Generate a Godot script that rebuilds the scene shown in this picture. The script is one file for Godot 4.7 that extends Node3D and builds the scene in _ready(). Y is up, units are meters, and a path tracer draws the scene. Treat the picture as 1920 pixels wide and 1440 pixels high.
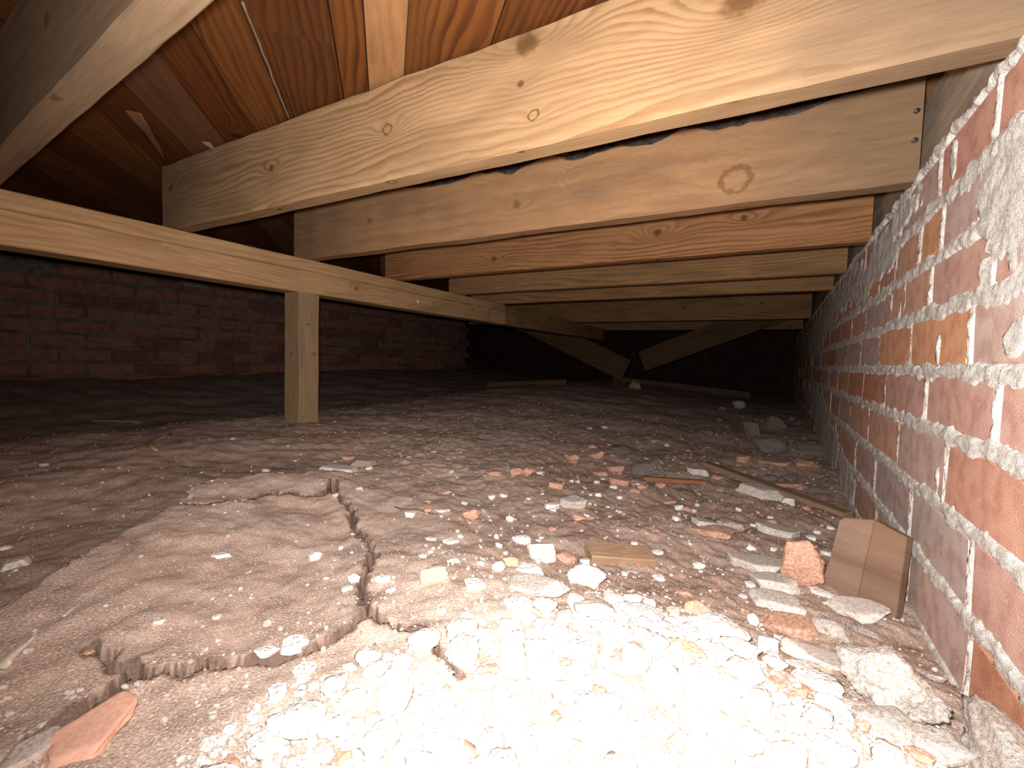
extends Node3D
# A low crawl space under a timber floor, lit by the photographer's small lamp held beside the camera.

const W := 0.212          # face of the right brick wall
const JOIST_Y := 0.352    # underside of the joists
const DECK_Y := 0.545     # underside of the floor boards
const BEAM_X := -1.525
const LEFT_X := -4.0

var rng := RandomNumberGenerator.new()
var N1 := FastNoiseLite.new()
var N2 := FastNoiseLite.new()
var ico := {}
var M := {}
var taken := {}

# ---------------------------------------------------------------- scene start
func _ready() -> void:
	var cam := Camera3D.new()
	cam.name = "camera"
	cam.fov = 79.9
	cam.near = 0.01
	cam.far = 50.0
	cam.basis = Basis(Vector3.UP, deg_to_rad(29.613)) * Basis(Vector3.RIGHT, deg_to_rad(-3.046)) * Basis(Vector3.BACK, deg_to_rad(1.618))
	add_child(cam)
	cam.current = true
	var we := WorldEnvironment.new()
	we.name = "environment"
	var env := Environment.new()
	env.background_mode = Environment.BG_COLOR
	env.background_color = Color.BLACK
	env.tonemap_mode = Environment.TONE_MAPPER_LINEAR
	env.tonemap_exposure = 1.0
	env.ambient_light_source = Environment.AMBIENT_SOURCE_DISABLED
	env.sdfgi_enabled = true
	env.ssao_enabled = true
	env.ssil_enabled = true
	we.environment = env
	add_child(we)
	var lamp := SpotLight3D.new()
	lamp.name = "hand_lamp"
	lamp.position = Vector3(-0.018, 0.028, -0.005)
	lamp.light_color = Color(0.975, 0.98, 1.0)
	lamp.light_energy = 1.9
	lamp.light_size = 0.012
	lamp.spot_range = 20.0
	lamp.spot_attenuation = 2.0
	lamp.spot_angle = 87.0
	lamp.spot_angle_attenuation = 0.92
	lamp.shadow_enabled = true
	add_child(lamp)
	lamp.look_at(lamp.position + Vector3(-0.25, 0.18, -1.0))

	rng.seed = 7
	N1.seed = 11; N1.frequency = 1.0; N1.noise_type = FastNoiseLite.TYPE_SIMPLEX_SMOOTH; N1.fractal_octaves = 1
	N2.seed = 23; N2.frequency = 1.0; N2.noise_type = FastNoiseLite.TYPE_SIMPLEX_SMOOTH; N2.fractal_octaves = 4
	make_materials()
	make_floor()
	make_ceiling()
	make_right_wall()
	make_left_wall()
	make_plain_walls()
	make_timber()
	make_stones()
	make_heap()
	make_crumbs()
	make_litter()

# ---------------------------------------------------------------- naming
func numbered(n: String) -> String:
	var k: int = taken.get(n, 0)
	taken[n] = k + 1
	return n if k == 0 else "%s_%03d" % [n, k]

func tag(o: Node, label: String, category := "", group := "", kind := "") -> Node:
	o.set_meta("label", label)
	if category: o.set_meta("category", category)
	if group: o.set_meta("group", group)
	if kind: o.set_meta("kind", kind)
	return o

func thing(called: String, label: String, category: String, at := Vector3.ZERO, group := "") -> Node3D:
	var o := Node3D.new()
	o.name = numbered(called)
	o.position = at
	add_child(o)
	tag(o, label, category, group)
	return o

# a thing that is one piece
func solo(called: String, label: String, category: String, mesh: Mesh, mat: Material, xf: Transform3D, group := "") -> MeshInstance3D:
	var o := part(called, mesh, mat, self, xf)
	tag(o, label, category, group)
	return o

func part(called: String, mesh: Mesh, mat: Material, parent: Node, xf := Transform3D.IDENTITY) -> MeshInstance3D:
	var o := MeshInstance3D.new()
	o.name = numbered(called) if parent == self else called
	o.mesh = mesh
	o.material_override = mat
	o.transform = xf
	parent.add_child(o, true)
	return o

# ---------------------------------------------------------------- shapes
func face(st: SurfaceTool, p: Array, out: Vector3, uv: Array = []) -> void:
	var n: Vector3 = (p[1] - p[0]).cross(p[2] - p[0])
	if p.size() > 3: n += (p[2] - p[0]).cross(p[3] - p[0])
	var flip := n.dot(out) > 0.0
	for k in range(1, p.size() - 1):
		var id := [0, k, k + 1]
		if flip: id = [0, k + 1, k]
		for q in id:
			if uv.size() > 0: st.set_uv(uv[q])
			st.add_vertex(p[q])

func begin(flat := true) -> SurfaceTool:
	var st := SurfaceTool.new()
	st.begin(Mesh.PRIMITIVE_TRIANGLES)
	if flat: st.set_smooth_group(-1)
	return st

func finish(st: SurfaceTool) -> ArrayMesh:
	st.generate_normals()
	return st.commit()

# A sawn timber along x, centred on z, from y 0 to h. uv runs in fractions of tex (metres of wood the texture shows).
func timber(L: float, h: float, t: float, tex: Vector2, seed_: int, cham := 0.004, wob := 0.0015, u0 := 0.0, ragged := false) -> ArrayMesh:
	var st := begin()
	var n := maxi(2, int(L / (0.02 if ragged else 0.05)))
	var rings := []
	for i in n + 1:
		var x := L * i / n
		var a := N1.get_noise_3d(x * 2.1, seed_, 0.0) * wob
		var b := N1.get_noise_3d(x * 2.7, seed_, 9.0) * wob
		var c := N1.get_noise_3d(x * 9.0, seed_, 19.0) * wob * 0.6
		var ch := cham * (1.0 + 0.5 * N1.get_noise_3d(x * 14.0, seed_, 31.0))
		var w := ragged_edge(x) if ragged else ch
		var z0 := -t / 2 + b
		var z1 := t / 2 + b + c
		var y0 := a
		var y1 := h + a
		rings.append([Vector3(x, y0, z0 + ch), Vector3(x, y0, z1 - ch), Vector3(x, y0 + ch, z1), Vector3(x, y1 - w, z1),
			Vector3(x, y1, z1 - minf(w, t * 0.7)), Vector3(x, y1, z0 + ch), Vector3(x, y1 - ch, z0), Vector3(x, y0 + ch, z0)])
	var vo := [0.41, 0.41 + t, 0.0, h, 0.55, 0.55 + t, h, 0.0]
	for i in n:
		for k in 8:
			var k2 := (k + 1) % 8
			var A: Array = rings[i]
			var B: Array = rings[i + 1]
			var va: float
			var vb: float
			if k == 0: va = 0.31 * h; vb = 0.31 * h + t
			elif k == 4: va = 0.6 * h; vb = 0.6 * h + t
			else: va = A[k].y; vb = A[k2].y
			var ua: float = u0 + A[k].x
			var ub: float = u0 + B[k].x
			var mid: Vector3 = (A[k] + A[k2]) * 0.5 - Vector3(A[k].x, h / 2, 0)
			face(st, [A[k], B[k], B[k2], A[k2]], mid, [Vector2(ua / tex.x, va / tex.y), Vector2(ub / tex.x, va / tex.y), Vector2(ub / tex.x, vb / tex.y), Vector2(ua / tex.x, vb / tex.y)])
	for e in [0, n]:
		var uv := []
		for p in rings[e]: uv.append(Vector2(p.z / tex.x * 0.6, p.y / tex.y))
		face(st, rings[e], Vector3(-1 if e == 0 else 1, 0, 0), uv)
	return finish(st)

# how far the bark edge of the second joist eats into its corner
func ragged_edge(xl: float) -> float:
	var x := xl + 0.40
	return 0.006 + 0.024 * ss(0.75, 1.2, x) * (1.0 - ss(2.0, 2.2, x)) * (0.6 + 0.9 * N1.get_noise_2d(x * 5.0, 4.0) + 0.25 * N1.get_noise_2d(x * 22.0, 4.0))

# Box with bevelled edges: 44 triangles.
func bevel_box(s: Vector3, c: float, jit := 0.0, seed_ := 0) -> ArrayMesh:
	var st := begin()
	var r := RandomNumberGenerator.new()
	r.seed = seed_ + 1
	var v := {}
	for sx in [-1, 1]:
		for sy in [-1, 1]:
			for sz in [-1, 1]:
				var j := Vector3(r.randf_range(-jit, jit), r.randf_range(-jit, jit), r.randf_range(-jit, jit))
				var h := s / 2
				v[[sx, sy, sz, 0]] = Vector3(sx * h.x, sy * (h.y - c), sz * (h.z - c)) + j
				v[[sx, sy, sz, 1]] = Vector3(sx * (h.x - c), sy * h.y, sz * (h.z - c)) + j
				v[[sx, sy, sz, 2]] = Vector3(sx * (h.x - c), sy * (h.y - c), sz * h.z) + j
	for s1 in [-1, 1]:
		face(st, [v[[s1, -1, -1, 0]], v[[s1, 1, -1, 0]], v[[s1, 1, 1, 0]], v[[s1, -1, 1, 0]]], Vector3(s1, 0, 0))
		face(st, [v[[-1, s1, -1, 1]], v[[1, s1, -1, 1]], v[[1, s1, 1, 1]], v[[-1, s1, 1, 1]]], Vector3(0, s1, 0))
		face(st, [v[[-1, -1, s1, 2]], v[[1, -1, s1, 2]], v[[1, 1, s1, 2]], v[[-1, 1, s1, 2]]], Vector3(0, 0, s1))
		for s2 in [-1, 1]:
			face(st, [v[[s1, s2, -1, 0]], v[[s1, s2, 1, 0]], v[[s1, s2, 1, 1]], v[[s1, s2, -1, 1]]], Vector3(s1, s2, 0))
			face(st, [v[[s1, -1, s2, 0]], v[[s1, 1, s2, 0]], v[[s1, 1, s2, 2]], v[[s1, -1, s2, 2]]], Vector3(s1, 0, s2))
			face(st, [v[[-1, s1, s2, 1]], v[[1, s1, s2, 1]], v[[1, s1, s2, 2]], v[[-1, s1, s2, 2]]], Vector3(0, s1, s2))
			for s3 in [-1, 1]:
				face(st, [v[[s1, s2, s3, 0]], v[[s1, s2, s3, 1]], v[[s1, s2, s3, 2]]], Vector3(s1, s2, s3))
	return finish(st)

func icosphere(level: int) -> Array:
	if ico.has(level): return ico[level]
	var f := (1.0 + sqrt(5.0)) / 2.0
	var v := PackedVector3Array()
	for p in [[-1, f, 0], [1, f, 0], [-1, -f, 0], [1, -f, 0], [0, -1, f], [0, 1, f], [0, -1, -f], [0, 1, -f], [f, 0, -1], [f, 0, 1], [-f, 0, -1], [-f, 0, 1]]:
		v.append(Vector3(p[0], p[1], p[2]).normalized())
	var t := [[0, 11, 5], [0, 5, 1], [0, 1, 7], [0, 7, 10], [0, 10, 11], [1, 5, 9], [5, 11, 4], [11, 10, 2], [10, 7, 6], [7, 1, 8], [3, 9, 4], [3, 4, 2], [3, 2, 6], [3, 6, 8], [3, 8, 9], [4, 9, 5], [2, 4, 11], [6, 2, 10], [8, 6, 7], [9, 8, 1]]
	for l in level:
		var mids := {}
		var t2 := []
		for q in t:
			var m := []
			for k in 3:
				var a: int = q[k]
				var b: int = q[(k + 1) % 3]
				var key := mini(a, b) * 100000 + maxi(a, b)
				if not mids.has(key):
					mids[key] = v.size()
					v.append(((v[a] + v[b]) / 2).normalized())
				m.append(mids[key])
			t2.append_array([[q[0], m[0], m[2]], [q[1], m[1], m[0]], [q[2], m[2], m[1]], [m[0], m[1], m[2]]])
		t = t2
	var idx := PackedInt32Array()
	for q in t:
		var n := (v[q[1]] - v[q[0]]).cross(v[q[2]] - v[q[0]])
		if n.dot(v[q[0]]) > 0: idx.append_array(PackedInt32Array([q[0], q[2], q[1]]))
		else: idx.append_array(PackedInt32Array([q[0], q[1], q[2]]))
	ico[level] = [v, idx]
	return ico[level]

# A broken stone: a ball cut by random planes, its edges a little worn; fills a box of the given size, base at y 0.
# style "lump" rounded rubble, "slab" flat sided, "shard" sharp
func stone(size: Vector3, style: String, seed_: int, level := 3, rough := 1.0) -> ArrayMesh:
	var r := RandomNumberGenerator.new()
	r.seed = seed_ * 77 + 5
	var pl: Array[Vector3] = []
	var p := 14.0
	if style == "slab" or style == "wedge":
		var lean := 0.1 if size.y < size.x * 0.4 else 0.32
		pl.append(Vector3(r.randf_range(-lean, lean), 1, r.randf_range(-lean, lean)).normalized() / 0.62)
		pl.append(Vector3(0, -1, 0) / 0.62)
		var n := 3 if style == "wedge" else r.randi_range(5, 7)
		var a0 := r.randf() * TAU
		for k in n:
			var a := a0 + TAU * (k + r.randf_range(-0.28, 0.28)) / n
			pl.append(Vector3(cos(a), r.randf_range(-0.35, 0.45), sin(a)).normalized() / r.randf_range(0.62, 1.0))
		p = 17.0
	else:
		var n := 12 if style == "lump" else 9
		for k in n:
			var y := 1.0 - 2.0 * (k + 0.5) / n
			var a := k * 2.39996 + r.randf_range(-0.5, 0.5)
			var q := Vector3(cos(a) * sqrt(1 - y * y), y + r.randf_range(-0.2, 0.2), sin(a) * sqrt(1 - y * y)).normalized()
			pl.append(q / (r.randf_range(0.66, 1.05) if style == "lump" else r.randf_range(0.55, 1.0)))
		p = 15.0 if style == "lump" else 22.0
	var src: Array = icosphere(level)
	var v: PackedVector3Array = src[0].duplicate()
	var lo := Vector3.ONE * 9.0
	var hi := -lo
	var off := Vector3(seed_ % 97, seed_ % 31, seed_ % 53) * 3.1
	for i in v.size():
		var d := v[i]
		var s := 0.0
		for n in pl:
			var c := d.dot(n)
			if c > 0.15: s += pow(c, p)
		var q := d * pow(s, -1.0 / p)
		if rough > 0.0:
			var e := q + off
			q *= 1.0 + rough * (0.10 * N1.get_noise_3d(e.x * 1.6, e.y * 1.6, e.z * 1.6) + 0.045 * N1.get_noise_3d(e.x * 4.5, e.y * 4.5, e.z * 4.5) + 0.022 * N1.get_noise_3d(e.x * 10.0, e.y * 10.0, e.z * 10.0) + (0.014 * N1.get_noise_3d(e.x * 24.0, e.y * 24.0, e.z * 24.0) if level > 3 else 0.0))
		v[i] = q
		lo = lo.min(q)
		hi = hi.max(q)
	var st := begin(level < 2)
	for i in v.size():
		pass
	var ext := hi - lo
	for i in v.size():
		v[i] = ((v[i] - lo) / ext - Vector3(0.5, 0, 0.5)) * size
	if level < 2:
		for k in src[1]: st.add_vertex(v[k])
	else:
		for q in v: st.add_vertex(q)
		for k in src[1]: st.add_index(k)
	return finish(st)

# Tapered stick through points.
func stick(pts: Array, r0: float, r1: float, flat := 1.0, sides := 6) -> ArrayMesh:
	var st := begin(false)
	var rings := []
	for i in pts.size():
		var d: Vector3 = (pts[mini(i + 1, pts.size() - 1)] - pts[maxi(i - 1, 0)]).normalized()
		var s := d.cross(Vector3.UP).normalized()
		if s.length() < 0.5: s = Vector3.RIGHT
		var u := s.cross(d)
		var r := lerpf(r0, r1, float(i) / (pts.size() - 1))
		var ring := []
		for k in sides:
			var a := TAU * k / sides
			ring.append(pts[i] + s * cos(a) * r + u * sin(a) * r * flat)
		rings.append(ring)
	for i in pts.size() - 1:
		for k in sides:
			var k2 := (k + 1) % sides
			var c: Vector3 = (pts[i] + pts[i + 1]) / 2
			var f := [rings[i][k], rings[i + 1][k], rings[i + 1][k2], rings[i][k2]]
			face(st, f, (f[0] + f[1] + f[2] + f[3]) / 4.0 - c)
	face(st, rings[0], pts[0] - pts[1])
	face(st, rings[-1], pts[-1] - pts[-2])
	return finish(st)

func prism(poly: PackedVector2Array, depth: float, cham := 0.0) -> ArrayMesh:
	# outline in xy, from z -depth to 0
	var st := begin()
	var n := poly.size()
	var c := Vector2.ZERO
	for q in poly: c += q / n
	var inner := PackedVector2Array()
	for q in poly: inner.append(q + (c - q).normalized() * cham * 1.3)
	var fr := []
	var bk := []
	for q in inner: fr.append(Vector3(q.x, q.y, 0)); bk.append(Vector3(q.x, q.y, -depth))
	var uv := []
	for q in inner: uv.append(Vector2(q.x, q.y) / 0.15)
	face(st, fr, Vector3.BACK, uv)
	face(st, bk, Vector3.FORWARD, uv)
	for k in n:
		var k2 := (k + 1) % n
		var a := poly[k]
		var b := poly[k2]
		var o := Vector3((a + b).x / 2 - c.x, (a + b).y / 2 - c.y, 0)
		face(st, [Vector3(a.x, a.y, -cham), Vector3(b.x, b.y, -cham), Vector3(b.x, b.y, -depth + cham), Vector3(a.x, a.y, -depth + cham)], o, [uv[k], uv[k2], uv[k2], uv[k]])
		if cham > 0:
			face(st, [fr[k], fr[k2], Vector3(b.x, b.y, -cham), Vector3(a.x, a.y, -cham)], o + Vector3(0, 0, 0.01), [uv[k], uv[k2], uv[k2], uv[k]])
			face(st, [bk[k], bk[k2], Vector3(b.x, b.y, -depth + cham), Vector3(a.x, a.y, -depth + cham)], o - Vector3(0, 0, 0.01), [uv[k], uv[k2], uv[k2], uv[k]])
	return finish(st)

# ---------------------------------------------------------------- materials
func noise_bytes(n: int, seed_: int, freq: float, oct := 4, kind := FastNoiseLite.TYPE_SIMPLEX_SMOOTH) -> PackedByteArray:
	var f := FastNoiseLite.new()
	f.seed = seed_
	f.noise_type = kind
	f.frequency = freq
	f.fractal_octaves = oct
	var im := f.get_seamless_image(n, n, false, false, 0.12)
	im.convert(Image.FORMAT_L8)
	return im.get_data()

func gray_tex(n: int, b: PackedByteArray) -> ImageTexture:
	var im := Image.create_from_data(n, n, false, Image.FORMAT_L8, b)
	im.generate_mipmaps()
	return ImageTexture.create_from_image(im)

func ramp_tex(n: int, b: PackedByteArray, g: PackedByteArray, cols: Array, grain: float, spots: PackedByteArray = PackedByteArray(), spot_col := Color.WHITE, spot_from := 200) -> ImageTexture:
	# cols: colours along b; g: fine grain brightness
	var lut := []
	for i in 256:
		var t := clampf((i / 255.0 - 0.2) / 0.6, 0, 1) * (cols.size() - 1)
		var k := mini(int(t), cols.size() - 2)
		lut.append(cols[k].lerp(cols[k + 1], t - k))
	var d := PackedByteArray()
	d.resize(n * n * 3)
	for i in n * n:
		var c: Color = lut[b[i]]
		var m := 1.0 + grain * (g[i] - 127.0) / 127.0
		if spots.size() > 0 and spots[i] > spot_from:
			c = c.lerp(spot_col, minf(1.0, (spots[i] - spot_from) / 14.0))
		d[i * 3] = clampi(int(c.r * m * 255.0), 0, 255)
		d[i * 3 + 1] = clampi(int(c.g * m * 255.0), 0, 255)
		d[i * 3 + 2] = clampi(int(c.b * m * 255.0), 0, 255)
	var im := Image.create_from_data(n, n, false, Image.FORMAT_RGB8, d)
	im.generate_mipmaps()
	return ImageTexture.create_from_image(im)

func tri(tex: Texture2D, per_metre: float, rough: float, relief: Texture2D = null, cm := 0.0, tint := Color.WHITE) -> StandardMaterial3D:
	var m := StandardMaterial3D.new()
	m.albedo_texture = tex
	m.albedo_color = tint
	m.roughness = rough
	m.metallic_specular = 0.3
	m.uv1_triplanar = true
	m.uv1_world_triplanar = true
	m.uv1_scale = Vector3.ONE * per_metre
	if relief:
		m.heightmap_enabled = true
		m.heightmap_texture = relief
		m.heightmap_scale = cm
	return m

# Sawn softwood: growth lines bent round knots, seen on L x H metres of it. knots: [x, y, radius, strength]
func wood_tex(w: int, h: int, L: float, H: float, seed_: int, knots: Array, early: Color, late: Color, stain: Color, lines := 90.0, contrast := 0.8, stain_amt := 0.5, grey_end := 0.0) -> ImageTexture:
	var f := FastNoiseLite.new()
	f.seed = seed_
	f.frequency = 1.0
	f.noise_type = FastNoiseLite.TYPE_SIMPLEX_SMOOTH
	f.fractal_octaves = 2
	var d := PackedByteArray()
	d.resize(w * h * 3)
	for j in h:
		var y := (j + 0.5) / h * H
		for i in w:
			var x := (i + 0.5) / w * L
			var q := lines * (y + 0.035 * f.get_noise_2d(x * 0.9, y * 5.0 + 7.0) + 0.004 * f.get_noise_2d(x * 5.0, y * 30.0))
			var core := 9.0
			var ring := false
			for k in knots:
				var dx: float = (x - k[0]) / k[2]
				var dy: float = (y - k[1]) / k[2]
				if absf(dx) < 14.0 and absf(dy) < 7.0:
					q += k[3] * exp(-(dx * dx / 22.0 + dy * dy / 3.2))
					var cd := sqrt(dx * dx * 0.75 + dy * dy) + 0.25 * f.get_noise_2d(x * 60.0, y * 60.0)
					if cd < core:
						core = cd
						ring = k.size() > 4
			var s := q - floorf(q)
			var line := smoothstep(0.3, 0.85, s) * (1.0 - smoothstep(0.9, 1.0, s))
			var str_ := clampf(0.62 + 0.7 * f.get_noise_2d(x * 1.6 + 40.0, y * 9.0), 0.1, 1.0) * contrast
			var c := early.lerp(late, line * str_)
			var st := clampf(f.get_noise_2d(x * 2.2 - 30.0, y * 11.0) * 1.6 - 0.1, 0.0, 1.0) * stain_amt
			c = c.lerp(stain, st)
			if grey_end > 0.0: c = c.lerp(Color8(112, 92, 74), grey_end * maxf(smoothstep(1.82, 2.16, x + 0.05 * f.get_noise_2d(x * 6.0, y * 14.0)), 0.7 * (1.0 - smoothstep(0.45, 1.0, x + 0.1 * f.get_noise_2d(x * 4.0, y * 14.0)))))
			if core < 1.25:
				if ring:
					if core > 0.72: c = c.lerp(late.darkened(0.2), 0.75 * smoothstep(0.72, 0.95, core) * (1.0 - smoothstep(1.0, 1.25, core)))
				else:
					c = c.lerp(late.darkened(0.15), 0.85 * (1.0 - smoothstep(0.4, 1.25, core)))
			var m := 1.0 + 0.07 * f.get_noise_2d(x * 14.0, y * 420.0) + 0.05 * f.get_noise_2d(x * 5.0, y * 40.0 + 90.0)
			var o := (j * w + i) * 3
			d[o] = clampi(int(c.r * m * 255.0), 0, 255)
			d[o + 1] = clampi(int(c.g * m * 255.0), 0, 255)
			d[o + 2] = clampi(int(c.b * m * 255.0), 0, 255)
	var im := Image.create_from_data(w, h, false, Image.FORMAT_RGB8, d)
	im.generate_mipmaps()
	return ImageTexture.create_from_image(im)

func wood_mat(tex: Texture2D, rough := 0.8, tint := Color(1, 0.99, 0.94)) -> StandardMaterial3D:
	var m := StandardMaterial3D.new()
	m.albedo_texture = tex
	m.albedo_color = tint
	m.roughness = rough
	m.metallic_specular = 0.25
	return m

func make_materials() -> void:
	var n := 1024
	var big := noise_bytes(n, 3, 0.006, 5)
	var mid := noise_bytes(n, 4, 0.03, 4)
	var fine := noise_bytes(n, 5, 0.16, 3)
	var cell := noise_bytes(n, 6, 0.045, 1, FastNoiseLite.TYPE_CELLULAR)
	var rough_h := gray_tex(n, mid)
	var fine_h := gray_tex(n, fine)
	M.fine_h = fine_h
	M.dirt = tri(ramp_tex(n, big, fine, [Color8(172, 148, 130), Color8(192, 167, 148), Color8(206, 182, 164), Color8(196, 172, 152)], 0.2, noise_bytes(n, 8, 0.15, 2), Color8(234, 222, 208), 174), 1.6, 0.95, fine_h, 0.12)
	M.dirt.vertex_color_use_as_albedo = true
	M.plaster = tri(ramp_tex(n, mid, fine, [Color8(198, 184, 168), Color8(232, 222, 208), Color8(242, 236, 226)], 0.06), 5.0, 0.95, rough_h, 0.25)
	M.slab = tri(ramp_tex(n, mid, fine, [Color8(168, 152, 138), Color8(204, 190, 175), Color8(220, 208, 194)], 0.07), 5.0, 0.95, fine_h, 0.08)
	M.grey = tri(ramp_tex(n, mid, fine, [Color8(150, 134, 120), Color8(200, 184, 168), Color8(222, 208, 194)], 0.14), 6.0, 0.98, fine_h, 0.25)
	M.shard = tri(ramp_tex(n, mid, fine, [Color8(174, 124, 98), Color8(206, 156, 128), Color8(216, 180, 158)], 0.1), 5.0, 0.95, fine_h, 0.15)
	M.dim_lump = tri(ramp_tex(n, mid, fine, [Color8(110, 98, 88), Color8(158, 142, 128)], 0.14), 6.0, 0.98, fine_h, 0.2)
	M.salmon = tri(ramp_tex(n, mid, fine, [Color8(214, 160, 134), Color8(232, 182, 156)], 0.06), 5.0, 0.95, fine_h, 0.05)
	M.clod = tri(ramp_tex(n, mid, fine, [Color8(150, 126, 110), Color8(186, 160, 140)], 0.14), 6.0, 0.98, rough_h, 0.4)
	M.beige = tri(ramp_tex(n, mid, fine, [Color8(182, 156, 128), Color8(206, 182, 152)], 0.07), 5.0, 0.95, rough_h, 0.15)
	M.mortar = tri(ramp_tex(n, mid, fine, [Color8(184, 170, 156), Color8(216, 204, 188), Color8(226, 214, 200)], 0.2), 4.0, 0.98, fine_h, 0.16)
	# brick faces: fired clay with dust and lime bloom
	var bt := ramp_tex(n, big, fine, [Color8(224, 212, 204), Color8(246, 238, 232), Color8(255, 252, 250)], 0.07, noise_bytes(n, 31, 0.012, 5), Color8(255, 252, 250), 196)
	M.brick = []
	for c in [Color8(212, 152, 120), Color8(216, 162, 138), Color8(232, 174, 132), Color8(216, 172, 154), Color8(214, 184, 170), Color8(226, 178, 152), Color8(208, 184, 174)]:
		M.brick.append(tri(bt, 3.2, 0.92, fine_h, 0.12, c))
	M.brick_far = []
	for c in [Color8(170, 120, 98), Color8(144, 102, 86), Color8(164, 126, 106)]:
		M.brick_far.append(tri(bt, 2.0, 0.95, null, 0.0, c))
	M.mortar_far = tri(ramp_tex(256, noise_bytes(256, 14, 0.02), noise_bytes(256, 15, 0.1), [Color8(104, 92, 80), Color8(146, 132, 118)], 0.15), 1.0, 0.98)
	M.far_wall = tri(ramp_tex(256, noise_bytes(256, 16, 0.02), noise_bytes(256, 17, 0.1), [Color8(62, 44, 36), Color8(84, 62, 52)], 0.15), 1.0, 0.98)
	# timbers
	M.tex = Vector2(2.4, 0.21)
	# local x of joist 1 starts at world x -2.0
	M.j1 = wood_mat(wood_tex(2048, 192, 2.4, 0.21, 41, [[1.31, 0.098, 0.010, 2.6, 1], [1.62, 0.168, 0.020, 4.4], [1.94, 0.126, 0.024, 5.6], [0.93, 0.09, 0.009, 2.2], [1.61, 0.106, 0.006, 1.2], [1.637, 0.05, 0.008, 1.0, 1], [0.45, 0.12, 0.012, 2.5]], Color8(172, 138, 104), Color8(118, 82, 52), Color8(140, 108, 80), 74.0, 0.62, 0.5, 0.85), 0.72)
	M.j2 = wood_mat(wood_tex(1024, 128, 2.4, 0.21, 52, [[1.909, 0.05, 0.026, 1.6, 1], [1.367, 0.07, 0.012, 1.5], [0.8, 0.1, 0.01, 2.0]], Color8(168, 128, 94), Color8(146, 106, 74), Color8(134, 104, 80), 30.0, 0.5, 0.6, 0.7), 0.85)
	M.j3 = wood_mat(wood_tex(1024, 128, 2.4, 0.21, 63, [[1.64, 0.085, 0.013, 3.6], [1.9, 0.1, 0.01, 2.0], [1.0, 0.05, 0.012, 2.0]], Color8(164, 118, 82), Color8(114, 72, 44), Color8(128, 90, 62), 70.0, 0.8, 0.5), 0.85)
	M.j0 = wood_mat(wood_tex(1024, 128, 2.4, 0.21, 74, [[0.8, 0.1, 0.012, 2.0]], Color8(142, 116, 92), Color8(124, 96, 74), Color8(120, 98, 80), 50.0, 0.5, 0.6), 0.85)
	M.jx = wood_mat(wood_tex(1024, 128, 2.4, 0.21, 85, [[0.5, 0.08, 0.012, 3.0], [1.2, 0.1, 0.012, 2.0], [1.75, 0.12, 0.012, 2.0]], Color8(158, 120, 84), Color8(118, 84, 54), Color8(120, 92, 66), 60.0, 0.7, 0.6), 0.88)
	M.beam = wood_mat(wood_tex(1024, 64, 2.4, 0.13, 96, [[1.73, 0.05, 0.010, 2.0], [1.55, 0.055, 0.009, 2.0], [1.2, 0.05, 0.008, 1.0], [0.7, 0.05, 0.01, 2.0]], Color8(190, 152, 114), Color8(156, 116, 80), Color8(148, 114, 84), 60.0, 0.6, 0.5), 0.8)
	M.post = wood_mat(wood_tex(512, 64, 1.2, 0.13, 97, [[0.3, 0.05, 0.008, 1.5]], Color8(156, 130, 100), Color8(134, 108, 82), Color8(128, 106, 82), 60.0, 0.5, 0.5), 0.88)
	M.decks = []
	var dk := wood_tex(1024, 128, 2.4, 0.2, 108, [[0.6, 0.1, 0.012, 3.0], [1.5, 0.06, 0.01, 3.0], [2.0, 0.13, 0.012, 3.0]], Color8(116, 70, 30), Color8(72, 38, 15), Color8(90, 57, 29), 60.0, 0.8, 0.5)
	var dl := wood_tex(512, 64, 2.4, 0.2, 119, [], Color8(164, 120, 82), Color8(140, 96, 62), Color8(138, 98, 72), 40.0, 0.5, 0.4)
	for c in [Color(1, 1, 1), Color(0.86, 0.82, 0.8), Color(1.0, 0.97, 0.95), Color(0.84, 0.82, 0.82)]:
		M.decks.append(wood_mat(dk, 0.85, c))
	M.deck_light = wood_mat(dl, 0.85)
	M.deck_dusty = wood_mat(dl, 0.9, Color(0.66, 0.62, 0.6))
	M.header = wood_mat(wood_tex(512, 64, 2.4, 0.21, 121, [], Color8(188, 168, 148), Color8(160, 138, 118), Color8(148, 126, 108), 40.0, 0.5, 0.6), 0.92)
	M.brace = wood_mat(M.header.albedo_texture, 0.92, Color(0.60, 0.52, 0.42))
	M.tile = wood_mat(wood_tex(128, 128, 0.15, 0.15, 131, [], Color8(148, 122, 100), Color8(130, 104, 84), Color8(118, 94, 76), 34.0, 0.25, 0.8), 0.85, Color(0.93, 0.9, 0.9))
	M.tile2 = wood_mat(M.tile.albedo_texture, 0.8, Color(0.88, 0.83, 0.80))
	M.offcut = wood_mat(wood_tex(256, 64, 1.2, 0.13, 132, [], Color8(166, 138, 114), Color8(120, 90, 68), Color8(144, 116, 94), 160.0, 0.9, 0.3), 0.8)
	M.strip = wood_mat(wood_tex(128, 32, 1.2, 0.13, 133, [], Color8(160, 106, 78), Color8(130, 82, 60), Color8(140, 96, 74), 80.0, 0.6, 0.4), 0.9)
	M.batten = wood_mat(wood_tex(256, 32, 1.2, 0.13, 134, [], Color8(150, 122, 100), Color8(130, 102, 82), Color8(128, 104, 86), 80.0, 0.6, 0.6), 0.9)
	M.bark = tri(ramp_tex(256, noise_bytes(256, 140, 0.03), noise_bytes(256, 141, 0.2), [Color8(86, 70, 62), Color8(132, 114, 104)], 0.25), 5.0, 0.98, rough_h, 0.5)
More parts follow.
